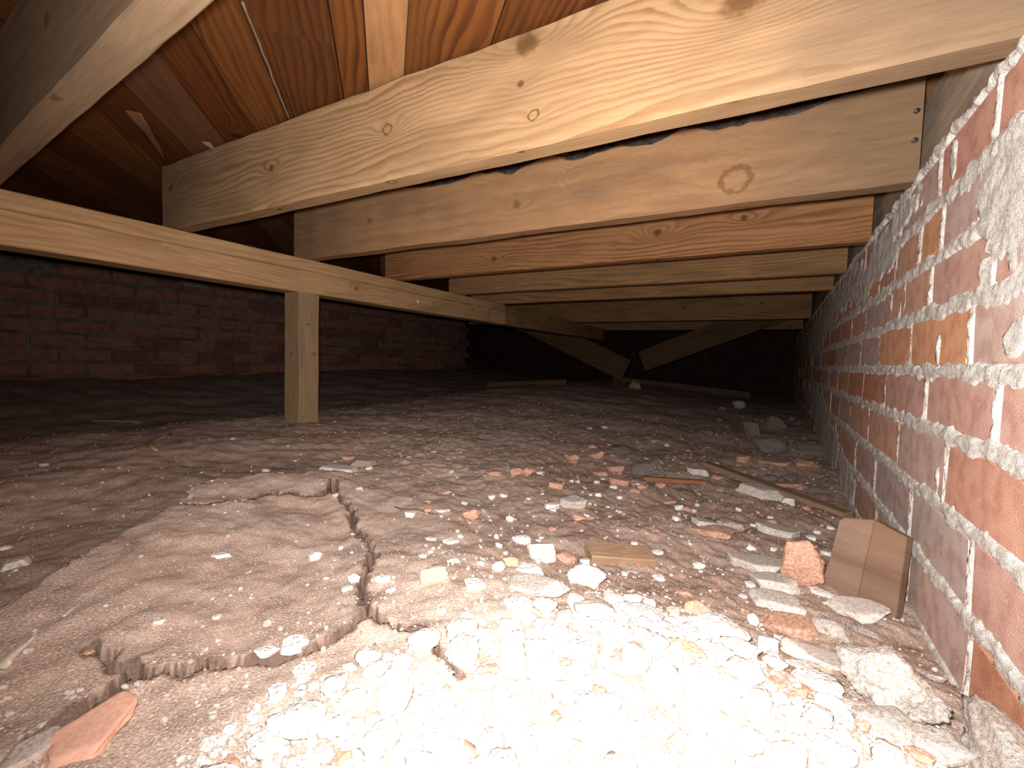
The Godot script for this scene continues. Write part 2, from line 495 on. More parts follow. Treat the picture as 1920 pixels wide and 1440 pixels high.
	M.straw = tri(ramp_tex(128, noise_bytes(128, 150, 0.05), noise_bytes(128, 151, 0.2), [Color8(186, 152, 104), Color8(212, 182, 134)], 0.1), 8.0, 0.8)
	M.pale_stick = tri(ramp_tex(128, noise_bytes(128, 152, 0.05), noise_bytes(128, 153, 0.2), [Color8(190, 174, 152), Color8(220, 206, 186)], 0.1), 8.0, 0.85)
	M.dark_stick = tri(ramp_tex(128, noise_bytes(128, 154, 0.05), noise_bytes(128, 155, 0.2), [Color8(70, 54, 44), Color8(96, 76, 60)], 0.1), 8.0, 0.9)
	M.web = tri(ramp_tex(128, noise_bytes(128, 156, 0.05), noise_bytes(128, 157, 0.2), [Color8(120, 106, 92), Color8(142, 128, 112)], 0.1), 8.0, 1.0)
	var nail := StandardMaterial3D.new()
	nail.albedo_color = Color8(92, 84, 78)
	nail.metallic = 0.6
	nail.roughness = 0.5
	M.nail = nail
	var pin := StandardMaterial3D.new()
	pin.albedo_color = Color8(236, 226, 214)
	pin.roughness = 0.35
	M.pin = pin

# ---------------------------------------------------------------- ground
func ss(a: float, b: float, x: float) -> float:
	var t := clampf((x - a) / (b - a), 0, 1)
	return t * t * (3 - 2 * t)

func base_h(x: float, z: float) -> float:
	return -0.385 + 0.125 * ss(0.2, -1.5, x) - 0.06 * ss(-1.72, -2.3, x) + 0.11 * ss(-2.4, -4.0, x) + 0.045 * ss(-0.80, -0.50, z) * ss(-0.75, -0.1, x) + 0.05 * ss(-1.5, -3.5, z)

var EDGE := PackedVector2Array([Vector2(-0.738, -0.137), Vector2(-0.771, -0.187), Vector2(-0.801, -0.23), Vector2(-0.851, -0.293), Vector2(-0.91, -0.38), Vector2(-0.931, -0.427), Vector2(-0.997, -0.464), Vector2(-1.007, -0.518), Vector2(-0.981, -0.593), Vector2(-0.933, -0.677)])
var CRACKS := [
	PackedVector2Array([Vector2(-0.895, -0.419), Vector2(-0.875, -0.468), Vector2(-0.865, -0.497), Vector2(-0.886, -0.546), Vector2(-0.837, -0.596), Vector2(-0.811, -0.643), Vector2(-0.847, -0.694)]),
	PackedVector2Array([Vector2(-0.847, -0.694), Vector2(-0.799, -0.651), Vector2(-0.732, -0.639), Vector2(-0.669, -0.592), Vector2(-0.597, -0.559), Vector2(-0.546, -0.526), Vector2(-0.506, -0.47), Vector2(-0.475, -0.435), Vector2(-0.427, -0.403)]),
	PackedVector2Array([Vector2(-0.422, -0.399), Vector2(-0.426, -0.36), Vector2(-0.434, -0.32), Vector2(-0.474, -0.28), Vector2(-0.491, -0.251), Vector2(-0.501, -0.226), Vector2(-0.531, -0.198), Vector2(-0.555, -0.191), Vector2(-0.593, -0.187)]),
	PackedVector2Array([Vector2(-0.427, -0.403), Vector2(-0.38, -0.395), Vector2(-0.346, -0.403), Vector2(-0.311, -0.39), Vector2(-0.281, -0.376), Vector2(-0.262, -0.369)]),
	PackedVector2Array([Vector2(-0.531, -0.198), Vector2(-0.522, -0.18), Vector2(-0.513, -0.156), Vector2(-0.509, -0.137), Vector2(-0.506, -0.12)])]

# distance to a polyline, and the signed side of the nearest piece
func near(l: PackedVector2Array, p: Vector2) -> Vector2:
	var best := 9.0
	var side := 1.0
	for k in l.size() - 1:
		var q := Geometry2D.get_closest_point_to_segment(p, l[k], l[k + 1])
		var d := p.distance_to(q)
		if d < best:
			best = d
			side = signf((l[k + 1] - l[k]).cross(p - l[k]))
	return Vector2(best, side)

func ground(x: float, z: float) -> float:
	var h := base_h(x, z)
	h += 0.010 * N1.get_noise_2d(x * 3.1, z * 3.1)
	var nearby := 1.0 - ss(1.5, 3.5, Vector2(x, z).length())
	h += 0.0036 * N1.get_noise_2d(x * 13.0, z * 13.0)
	if nearby > 0.0:
		var crust := ss(-0.1, -0.45, x) * (1.0 - ss(-0.75, -1.0, z))
		h += nearby * (1.0 - 0.6 * crust) * (0.0026 * N1.get_noise_2d(x * 37.0, z * 37.0) + 0.0014 * N1.get_noise_2d(x * 95.0, z * 95.0))
	if x > -1.2 and x < -0.2 and z > -0.95 and z < 0.0:
		var p := Vector2(x + 0.006 * N1.get_noise_2d(x * 40.0, z * 40.0), z + 0.006 * N1.get_noise_2d(x * 40.0 + 50.0, z * 40.0))
		var e := near(EDGE, p)
		# the thick crust of dried mud ends in a low step
		if e.y > 0: h += 0.020 * ss(0.0, 0.012, e.x) * (1.0 - ss(0.03, 0.30, e.x))
		for c in CRACKS:
			var d := near(c, p)
			var wd := 0.0036 + 0.0032 * N1.get_noise_2d(x * 25.0 + 9.0, z * 25.0)
			h -= 0.026 * (1.0 - ss(wd * 0.5, wd * 1.2 + 0.001, d.x))
			h += 0.004 * (1.0 - ss(0.0, 0.05, d.x)) * (1.0 if d.y > 0 else 0.2)
	return h

func axis_points(stops: Array) -> PackedFloat32Array:
	# stops: [from, step], ..., [end, 0]; the step changes evenly in between
	var out := PackedFloat32Array()
	for k in stops.size() - 1:
		var a: float = stops[k][0]
		var b: float = stops[k + 1][0]
		var s0: float = stops[k][1]
		var s1: float = stops[k + 1][1] if stops[k + 1][1] > 0 else s0
		var x := a
		var sg := signf(b - a)
		while (b - x) * sg > 1e-4:
			out.append(x)
			x += sg * lerpf(s0, s1, clampf((x - a) / (b - a), 0, 1))
	out.append(stops[-1][0])
	return out

func make_floor() -> void:
	var xs := axis_points([[-5.6, 0.10], [-3.0, 0.05], [-1.25, 0.007], [-1.0, 0.004], [-0.2, 0.004], [0.2, 0.005], [0.3, 0.02], [0.32, 0]])
	var zs := axis_points([[-7.3, 0.12], [-3.5, 0.05], [-1.7, 0.012], [-1.0, 0.006], [-0.75, 0.004], [-0.1, 0.004], [0.0, 0.01], [0.2, 0.05], [0.9, 0]])
	var st := begin(false)
	var nx := xs.size()
	for z in zs:
		for x in xs:
			# lime dust lies on the dirt round the rubble; redder and greyer dirt elsewhere
			var v := N2.get_noise_2d(x * 1.7, z * 1.7)
			var dust := ss(-0.62, -0.1, x) * ss(-0.80, -0.42, z) * clampf(0.75 + N2.get_noise_2d(x * 7.0, z * 7.0), 0, 1)
			dust = maxf(dust, 0.35 * ss(0.1, 0.5, N2.get_noise_2d(x * 4.0 + 20.0, z * 4.0)))
			var c := Color(0.90, 0.88, 0.86).lerp(Color(0.80, 0.73, 0.69), clampf(0.5 + v, 0, 1))
			# browner, darker dirt colour in front of the wall
			c = c.lerp(Color(0.56, 0.49, 0.45), 0.85 * ss(-0.85, -0.3, x) * ss(-0.52, -0.78, z) * (1.0 - ss(-1.4, -2.3, z)) * clampf(0.8 + 0.8 * N2.get_noise_2d(x * 5.0 + 60.0, z * 5.0), 0.4, 1))
			c = c.lerp(Color(1.0, 1.0, 1.0), dust)
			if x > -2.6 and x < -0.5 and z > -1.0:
				# darker dirt colour below the edge of the dry crust, fading outward
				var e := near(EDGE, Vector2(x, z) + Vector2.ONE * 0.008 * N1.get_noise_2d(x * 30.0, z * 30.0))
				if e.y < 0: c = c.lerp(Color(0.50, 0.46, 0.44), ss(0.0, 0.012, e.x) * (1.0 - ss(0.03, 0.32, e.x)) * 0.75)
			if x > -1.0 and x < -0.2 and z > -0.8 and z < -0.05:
				# shade inside the cracks, painted into the vertex colour
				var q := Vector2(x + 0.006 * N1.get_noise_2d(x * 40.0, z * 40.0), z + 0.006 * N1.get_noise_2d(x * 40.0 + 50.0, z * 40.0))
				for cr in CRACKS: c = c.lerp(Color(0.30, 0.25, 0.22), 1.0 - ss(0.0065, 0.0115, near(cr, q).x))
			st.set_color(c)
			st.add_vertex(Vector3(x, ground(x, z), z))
	for j in zs.size() - 1:
		for i in nx - 1:
			var a := j * nx + i
			st.add_index(a); st.add_index(a + 1); st.add_index(a + nx + 1)
			st.add_index(a); st.add_index(a + nx + 1); st.add_index(a + nx)
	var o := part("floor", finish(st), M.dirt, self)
	tag(o, "uneven bare brown dirt floor with a cracked crust", "dirt floor", "", "structure")

# ---------------------------------------------------------------- deck above
func make_ceiling() -> void:
	var root := Node3D.new()
	root.name = "ceiling"
	add_child(root)
	tag(root, "underside of the floor above with diagonal boards", "ceiling", "", "structure")
	var slab := BoxMesh.new()
	slab.size = Vector3(6.4, 0.06, 9.0)
	part("upper_floor", slab, M.jx, root, Transform3D(Basis(), Vector3(-2.6, DECK_Y + 0.058, -3.2)))
	var rect := PackedVector2Array([Vector2(-3.99, -6.9), Vector2(0.22, -6.9), Vector2(0.22, 0.88), Vector2(-3.99, 0.88)])
	# edges across the boards (metres along the direction x - z)
	var edges := [-0.53, -0.415, -0.325, -0.23, -0.095, -0.042, 0.026]
	var e := 0.026
	var r := RandomNumberGenerator.new()
	r.seed = 5
	while e < 4.8:
		e += r.randf_range(0.12, 0.16)
		edges.append(e)
	e = -0.53
	while e > -3.2:
		e -= r.randf_range(0.11, 0.15)
		edges.push_front(e)
	var along := Vector2(-1, -1).normalized()
	var across := Vector2(1, -1).normalized()
	for k in edges.size() - 1:
		var a: float = edges[k] + 0.0012
		var b: float = edges[k + 1] - 0.0012
		var q := PackedVector2Array([across * a + along * -6, across * b + along * -6, across * b + along * 9, across * a + along * 9])
		for poly in Geometry2D.intersect_polygons(q, rect):
			var st := begin()
			var dy := r.randf_range(-0.0, 0.003)
			var lowp := []
			var uv := []
			var top := []
			var u0 := r.randf() * 2.0
			var v0 := r.randf() * 0.1
			var mid := Vector2.ZERO
			for p in poly:
				lowp.append(Vector3(p.x, DECK_Y + dy, p.y))
				top.append(Vector3(p.x, DECK_Y + 0.024, p.y))
				uv.append(Vector2((p.dot(along) + u0) / 2.4, (p.dot(across) - a + v0) / 0.2))
				mid += p / poly.size()
			face(st, lowp, Vector3.DOWN, uv)
			for i in poly.size():
				var i2 := (i + 1) % poly.size()
				var o := (poly[i] + poly[i2]) / 2 - mid
				face(st, [lowp[i], lowp[i2], top[i2], top[i]], Vector3(o.x, 0, o.y), [uv[i], uv[i2], uv[i2], uv[i]])
			var m: Material = M.decks[(k * 7 + 3) % 4]
			if absf(a + 0.042) < 0.01: m = M.deck_light
			elif absf(a + 0.095) < 0.01: m = M.decks[2]
			elif absf(a + 0.53) < 0.01: m = M.deck_dusty
			part("floorboard", finish(st), m, root)

# ---------------------------------------------------------------- walls
var beds := [0.352, 0.262, 0.176, 0.091, 0.0, -0.088, -0.187, -0.288, -0.388, -0.48]
# head joints of the right wall, from the nearest back, row by row from the top
var heads := [
	[-0.30, -0.53, -0.757, -0.966, -1.22, -1.5],
	[-0.35, -0.60, -0.78, -0.932, -1.056, -1.239, -1.41, -1.62, -1.854, -2.065, -2.415],
	[-0.20, -0.46, -0.728, -0.972, -1.252, -1.568, -1.82, -2.084, -2.482],
	[-0.20, -0.49, -0.782, -1.07, -1.345, -1.615, -1.9, -2.2, -2.582],
	[-0.15, -0.42, -0.69, -0.957, -1.254, -1.531, -1.801, -2.1, -2.4, -2.753],
	[-0.25, -0.54, -0.834, -1.106, -1.414, -1.723, -1.995],
	[-0.17, -0.44, -0.725, -0.993, -1.304, -1.588, -1.92],
	[-0.16, -0.42, -0.707, -0.974, -1.255, -1.565],
	[-0.30, -0.57, -0.85, -1.12, -1.41, -1.70]]
# mortar smeared over the faces: z, y, half length, half height
var smears := [[-0.70, 0.20, 0.10, 0.065], [-0.64, 0.135, 0.06, 0.04], [-0.76, 0.25, 0.09, 0.022], [-1.40, 0.27, 0.16, 0.05], [-1.64, 0.235, 0.14, 0.05], [-1.95, 0.28, 0.3, 0.06],
	[-0.655, 0.04, 0.024, 0.022], [-0.905, 0.305, 0.012, 0.02], [-1.22, 0.31, 0.13, 0.03], [-0.745, 0.115, 0.02, 0.02], [-2.6, 0.25, 0.5, 0.07], [-3.4, 0.2, 0.7, 0.1], [-2.4, -0.30, 0.5, 0.08], [-3.0, -0.2, 0.7, 0.08], [-1.75, -0.34, 0.2, 0.05], [-0.905, 0.03, 0.008, 0.026], [-1.14, 0.14, 0.008, 0.03], [-1.17, 0.12, 0.008, 0.04], [-0.865, -0.15, 0.005, 0.022]]

func head_dist(row: int, z: float) -> float:
	var best := 9.0
	for h in heads[row]: best = minf(best, absf(z - h))
	return best

func mortar_out(z: float, y: float) -> float:
	var yy := y + 0.003 * N1.get_noise_2d(z * 9.0, y * 3.0)
	var zz := z + 0.003 * N1.get_noise_2d(z * 8.0 + 30.0, y * 25.0)
	var row := 0
	var dj := 9.0
	for k in beds.size():
		dj = minf(dj, absf(yy - beds[k]))
		if yy < beds[k]: row = mini(k, heads.size() - 1)
	var wj := 0.0125 + 0.006 * N1.get_noise_2d(z * 16.0, y * 16.0) + 0.0025 * N1.get_noise_2d(z * 60.0, y * 60.0)
	var wh := 0.0065 + 0.004 * N1.get_noise_2d(z * 12.0 + 70.0, y * 20.0) + 0.0015 * N1.get_noise_2d(z * 60.0, y * 60.0)
	var dh := head_dist(row, zz)
	var k1 := 1.0 - ss(wj - 0.004, wj + 0.004, dj)
	var k2 := 1.0 - ss(wh - 0.003, wh + 0.003, dh)
	var proud := 0.0024 + 0.0022 * N1.get_noise_2d(z * 24.0, y * 30.0) + 0.0012 * N1.get_noise_2d(z * 90.0, y * 90.0)
	var m := lerpf(-0.008, proud, maxf(k1, k2 * 0.93))
	for s in smears:
		var e := Vector2((z - s[0]) / s[2], (y - s[1]) / s[3]).length()
		if e < 1.5:
			var q := 1.05 - e + 0.55 * N2.get_noise_2d(z * 9.0 + s[0] * 9.0, y * 14.0) + 0.12 * N1.get_noise_2d(z * 50.0, y * 50.0)
			if q > -0.12: m = maxf(m, lerpf(-0.008, 0.0022 + 0.0025 * N1.get_noise_2d(z * 14.0, y * 18.0) + 0.001 * N1.get_noise_2d(z * 80.0, y * 80.0), ss(-0.12, 0.1, q)))
	return m

func make_right_wall() -> void:
	var root := Node3D.new()
	root.name = "wall_right"
	add_child(root)
	tag(root, "old red brick wall with thick squeezed pale mortar joints", "brick wall", "", "structure")
	# mortar bed: one rough skin in front of a solid core
	var zs := axis_points([[-7.0, 0.10], [-3.2, 0.03], [-1.6, 0.008], [-1.0, 0.0045], [-0.45, 0.0045], [-0.3, 0.02], [0.85, 0]])
	var ys := axis_points([[-0.50, 0.012], [-0.42, 0.005], [0.30, 0.0042], [0.352, 0]])
	var st := begin(false)
	var ny := ys.size() + 3
	for z in zs:
		var lump := 0.006 + 0.012 * N2.get_noise_2d(z * 6.0, 3.0) + 0.005 * N1.get_noise_2d(z * 45.0, 8.0)
		for y in ys:
			var up := ss(0.27, 0.352, y)
			st.add_vertex(Vector3(W - mortar_out(z, y) - 0.003 * up * N1.get_noise_2d(z * 30.0, 5.0), y + lump * up, z))
		st.add_vertex(Vector3(W + 0.012, 0.356 + lump, z))
		st.add_vertex(Vector3(W + 0.04, 0.351 + lump * 0.3, z))
		st.add_vertex(Vector3(W + 0.14, 0.350, z))
	for j in zs.size() - 1:
		for i in ny - 1:
			var a := j * ny + i
			st.add_index(a); st.add_index(a + 1); st.add_index(a + ny + 1)
			st.add_index(a); st.add_index(a + ny + 1); st.add_index(a + ny)
	part("mortar", finish(st), M.mortar, root)
	var core := BoxMesh.new()
	core.size = Vector3(0.10, 0.86, 7.9)
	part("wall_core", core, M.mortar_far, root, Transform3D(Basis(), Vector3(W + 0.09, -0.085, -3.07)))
	var r := RandomNumberGenerator.new()
	r.seed = 12
	var far := begin()
	var far_used := false
	for row in heads.size():
		var hs: Array = heads[row]
		var z: float = hs[-1]
		var alt := row % 2
		while z > -6.7:
			z -= 0.285 if r.randf() < 0.8 else 0.14
			hs.append(z)
		hs.push_front(hs[0] + 0.27)
		hs.push_front(hs[0] + 0.28)
		hs.push_front(hs[0] + 0.28)
		for k in hs.size() - 1:
			var z1: float = hs[k]
			var z0: float = hs[k + 1]
			var y1: float = beds[row]
			var y0: float = beds[row + 1]
			var s := Vector3(0.06, y1 - y0 - 0.012, z1 - z0 - 0.008)
			var at := Vector3(W + 0.03 + r.randf_range(-0.0012, 0.0012), (y0 + y1) / 2 + r.randf_range(-0.002, 0.002), (z0 + z1) / 2)
			var b := Basis(Vector3.UP, r.randf_range(-0.008, 0.008)) * Basis(Vector3.RIGHT, r.randf_range(-0.012, 0.012))
			var m := bevel_box(s, 0.005, 0.0012, row * 50 + k)
			if z1 < -4.3:
				far.append_from(m, 0, Transform3D(b, at))
				far_used = true
				continue
			var pick := r.randi() % 6
			if row >= 6 and r.randf() < 0.7: pick = [4, 6, 3][r.randi() % 3]
			if row == 7 and z1 > -0.7: pick = 0
			part("brick", m, M.brick[pick], root, Transform3D(b, at))
	if far_used:
		var o := part("distant_bricks", far.commit(), M.brick[3], root)
		o.set_meta("kind", "stuff")

func make_left_wall() -> void:
	var root := Node3D.new()
	root.name = "wall_left"
	add_child(root)
	tag(root, "distant dark red brick wall beyond the post, ending in a broken edge", "brick wall", "", "structure")
	var core := BoxMesh.new()
	core.size = Vector3(0.2, 0.95, 6.55)
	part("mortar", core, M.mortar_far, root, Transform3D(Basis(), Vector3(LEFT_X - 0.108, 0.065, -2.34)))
	var r := RandomNumberGenerator.new()
	r.seed = 21
	var meshes := []
	for k in 3: meshes.append(bevel_box(Vector3(0.06, 0.078, 0.262), 0.006, 0.002, 300 + k))
	var y := 0.50
	var row := 0
	while y > -0.30:
		var z := 0.80 - (0.137 if row % 2 else 0.0)
		while z > -5.45:
			if not (row == 0 and r.randf() < 0.15):
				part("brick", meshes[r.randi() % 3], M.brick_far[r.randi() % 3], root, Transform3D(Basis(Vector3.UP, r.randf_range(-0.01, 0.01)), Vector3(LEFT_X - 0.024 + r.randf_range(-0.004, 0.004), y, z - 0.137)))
			z -= 0.275
		# toothed broken end
		if row % 2: part("brick", meshes[0], M.brick_far[row % 3], root, Transform3D(Basis(Vector3.UP, 0.05), Vector3(LEFT_X - 0.06, y, -5.62)))
		y -= 0.092
		row += 1
	part("mortar_patch", stone(Vector3(0.03, 0.05, 0.22), "slab", 9, 3), M.grey, root, Transform3D(Basis(), Vector3(LEFT_X + 0.012, 0.50, -1.92)))

func make_plain_walls() -> void:
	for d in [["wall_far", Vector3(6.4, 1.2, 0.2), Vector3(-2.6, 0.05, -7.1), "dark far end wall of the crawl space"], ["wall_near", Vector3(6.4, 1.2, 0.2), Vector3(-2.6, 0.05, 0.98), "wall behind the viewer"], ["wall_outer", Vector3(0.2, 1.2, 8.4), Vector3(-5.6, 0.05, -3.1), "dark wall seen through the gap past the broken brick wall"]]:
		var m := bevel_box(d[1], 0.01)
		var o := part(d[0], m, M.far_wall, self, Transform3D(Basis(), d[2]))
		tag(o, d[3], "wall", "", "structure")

# ---------------------------------------------------------------- timbers
func make_timber() -> void:
	var tex: Vector2 = M.tex
	# floor joists: from beyond the beam to the rim board on the brick wall
	var zj := [-0.735, -1.165, -1.635, -2.12, -2.55, -3.95, -5.0]
	var names := ["nearest full floor joist with bold wavy grain and knots, crossing the top of the view", "second floor joist with a ragged barky top edge and one big round knot",
		"third floor joist, orange brown with a small dark knot", "fourth floor joist, dull brown, behind the orange brown one", "fifth floor joist, mostly hidden behind the fourth",
		"far deep joist with dark knots above the blackness", "dim last joist before the far wall"]
	var mats := [M.j1, M.j2, M.j3, M.jx, M.jx, M.jx, M.jx]
	for k in zj.size():
		var t := 0.05
		var h := 0.192
		var x0j := -1.60 if k < 4 else (-1.75 if k == 4 else -2.75)
		var L := 0.214 - x0j
		var at := Vector3(x0j, JOIST_Y, zj[k] + t / 2)
		if k != 1:
			solo("floor_joist", names[k], "joist", timber(L, h, t, tex, 400 + k, 0.0045 if k else 0.0055, 0.0014, 0.40 if k < 3 else 0.3 * k), mats[k], Transform3D(Basis(), at))
			continue
		var root := thing("floor_joist", names[k], "joist", at)
		part("timber", timber(L, h, t, tex, 400 + k, 0.0045, 0.003, 0.40, true), mats[k], root)
		if true:
			# bark left on the rounded upper edge
			var st := begin(false)
			for i in 40:
				var x0 := 0.45 + 1.3 * i / 40.0
				var x1 := 0.45 + 1.3 * (i + 1) / 40.0
				var row := []
				for x in [x0, x1]:
					var w: float = ragged_edge(x) + 0.002
					row.append([Vector3(x, h - w, t / 2 + 0.0015), Vector3(x, h - w * 0.45, t / 2 - w * 0.3), Vector3(x, h + 0.001, t / 2 - w)])
				for q in 2:
					face(st, [row[0][q], row[1][q], row[1][q + 1], row[0][q + 1]], Vector3(0, 0.5, 1))
			var o := part("bark_edge", finish(st), M.bark, root)
			o.set_meta("label", "dark ragged bark along the upper edge")
			for q in [[0.475, 0.007], [0.423, 0.007]]:
				part("nail", stick([Vector3(1.802, q[0] - JOIST_Y, t / 2 - 0.004), Vector3(1.805, q[0] - JOIST_Y, t / 2 + 0.006)], 0.0035, 0.0045), M.nail, root)
	solo("floor_joist", "pinkish grey joist in the top left corner, closest overhead", "joist", timber(1.83, 0.192, 0.044, tex, 420, 0.003, 0.0005, 0.1), M.j0, Transform3D(Basis(Vector3.UP, deg_to_rad(-3.9)), Vector3(-1.60, JOIST_Y, -0.319)))
	# rim board on the brick wall
	var rim := thing("rim_board", "grey brown rim board standing on the brick wall behind the joist ends", "board", Vector3(0.252, JOIST_Y + 0.008, 0.85))
	rim.rotation.y = PI / 2
	part("lower_plank", timber(7.8, 0.105, 0.036, Vector2(2.4, 0.21), 430), M.header, rim)
	part("upper_plank", timber(7.8, 0.078, 0.030, Vector2(2.4, 0.21), 431), M.header, rim, Transform3D(Basis(), Vector3(0, 0.1055, 0.004)))
	# carrying beam: a plank on a square timber
	var beam := thing("support_beam", "long built up beam on the post, carrying the joist ends at left", "beam", Vector3(BEAM_X - 0.045, 0.226, 0.85))
	beam.rotation.y = PI / 2
	part("lower_timber", timber(3.42, 0.0815, 0.09, Vector2(2.4, 0.13), 440, 0.003, 0.0015, 0.9), M.beam, beam)
	part("upper_plank", timber(3.42, 0.043, 0.088, Vector2(2.4, 0.13), 441, 0.003, 0.0012, 0.2), M.beam, beam, Transform3D(Basis(), Vector3(0, 0.0822, 0)))
	var pin := part("nail_head", stone(Vector3(0.016, 0.016, 0.008), "lump", 3, 2, 0.0), M.pin, beam, Transform3D(Basis(), Vector3(2.578, 0.037, 0.0465)))
	pin.set_meta("label", "white round nail head")
	solo("support_beam", "darker rear beam piece continuing past the end of the front beam", "beam", timber(2.0, 0.118, 0.07, Vector2(2.4, 0.21), 442, 0.003, 0.0015, 0.5), M.jx, Transform3D(Basis(Vector3.UP, PI / 2), Vector3(BEAM_X - 0.05, 0.226, -2.6)))
	# post
	var post := thing("support_post", "square timber post standing on the dirt under the beam", "post", Vector3(BEAM_X - 0.044, -0.30, -1.128))
	part("timber", timber(0.527, 0.088, 0.086, Vector2(1.2, 0.13), 450, 0.003, 0.001), M.post, post, Transform3D(Basis(Vector3(0, 1, 0), Vector3(-1, 0, 0), Vector3(0, 0, 1)), Vector3(0.044, 0, 0)))
	var nl := part("nail", stick([Vector3(0.04, 0.41, 0.0), Vector3(0.047, 0.41, 0.0)], 0.003, 0.004), M.nail, post)
	nl.position.z = 0.01
	# two braces hanging in the far dark, meeting low in the middle
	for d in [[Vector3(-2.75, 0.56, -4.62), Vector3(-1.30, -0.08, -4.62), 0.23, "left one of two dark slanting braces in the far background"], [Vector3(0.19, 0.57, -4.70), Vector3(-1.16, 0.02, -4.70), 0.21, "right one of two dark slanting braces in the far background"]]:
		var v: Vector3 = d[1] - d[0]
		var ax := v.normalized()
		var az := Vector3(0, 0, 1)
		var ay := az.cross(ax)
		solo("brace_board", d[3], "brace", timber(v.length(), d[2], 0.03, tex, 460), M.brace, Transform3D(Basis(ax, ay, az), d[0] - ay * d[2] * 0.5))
	# splinter peeling off the boards, lint strand along a board joint
	var sp := part("wood_splinter", stick([Vector3(-1.30, 0.540, -0.500), Vector3(-1.37, 0.536, -0.555), Vector3(-1.44, 0.528, -0.61), Vector3(-1.50, 0.518, -0.655)], 0.016, 0.002, 0.25), M.deck_dusty, self)
	tag(sp, "pale splinter peeling down from the boards at upper left", "splinter")
	var pts := []
	for k in 16:
		var t := k / 15.0
		pts.append(Vector3(lerpf(-0.744, -1.008, t), DECK_Y - 0.003 + 0.001 * sin(k * 2.0), lerpf(-0.430, -0.690, t) + 0.002 * N1.get_noise_2d(k * 0.4, 3.0)))
	var lint := part("cobweb_strand", stick(pts, 0.0016, 0.0022, 0.5), M.web, self)
	tag(lint, "pale dusty cobweb strand along a joint of the overhead boards", "cobweb")
	var tuft := part("cobweb_tuft", stick([Vector3(-1.31, 0.541, -0.66), Vector3(-1.33, 0.540, -0.685), Vector3(-1.34, 0.541, -0.70)], 0.010, 0.006, 0.25), M.web, self)
	tag(tuft, "pale cobweb tuft on the boards beside the nearest full joist", "cobweb")

# ---------------------------------------------------------------- rubble
var placed: Array[Vector3] = []   # x, z, radius

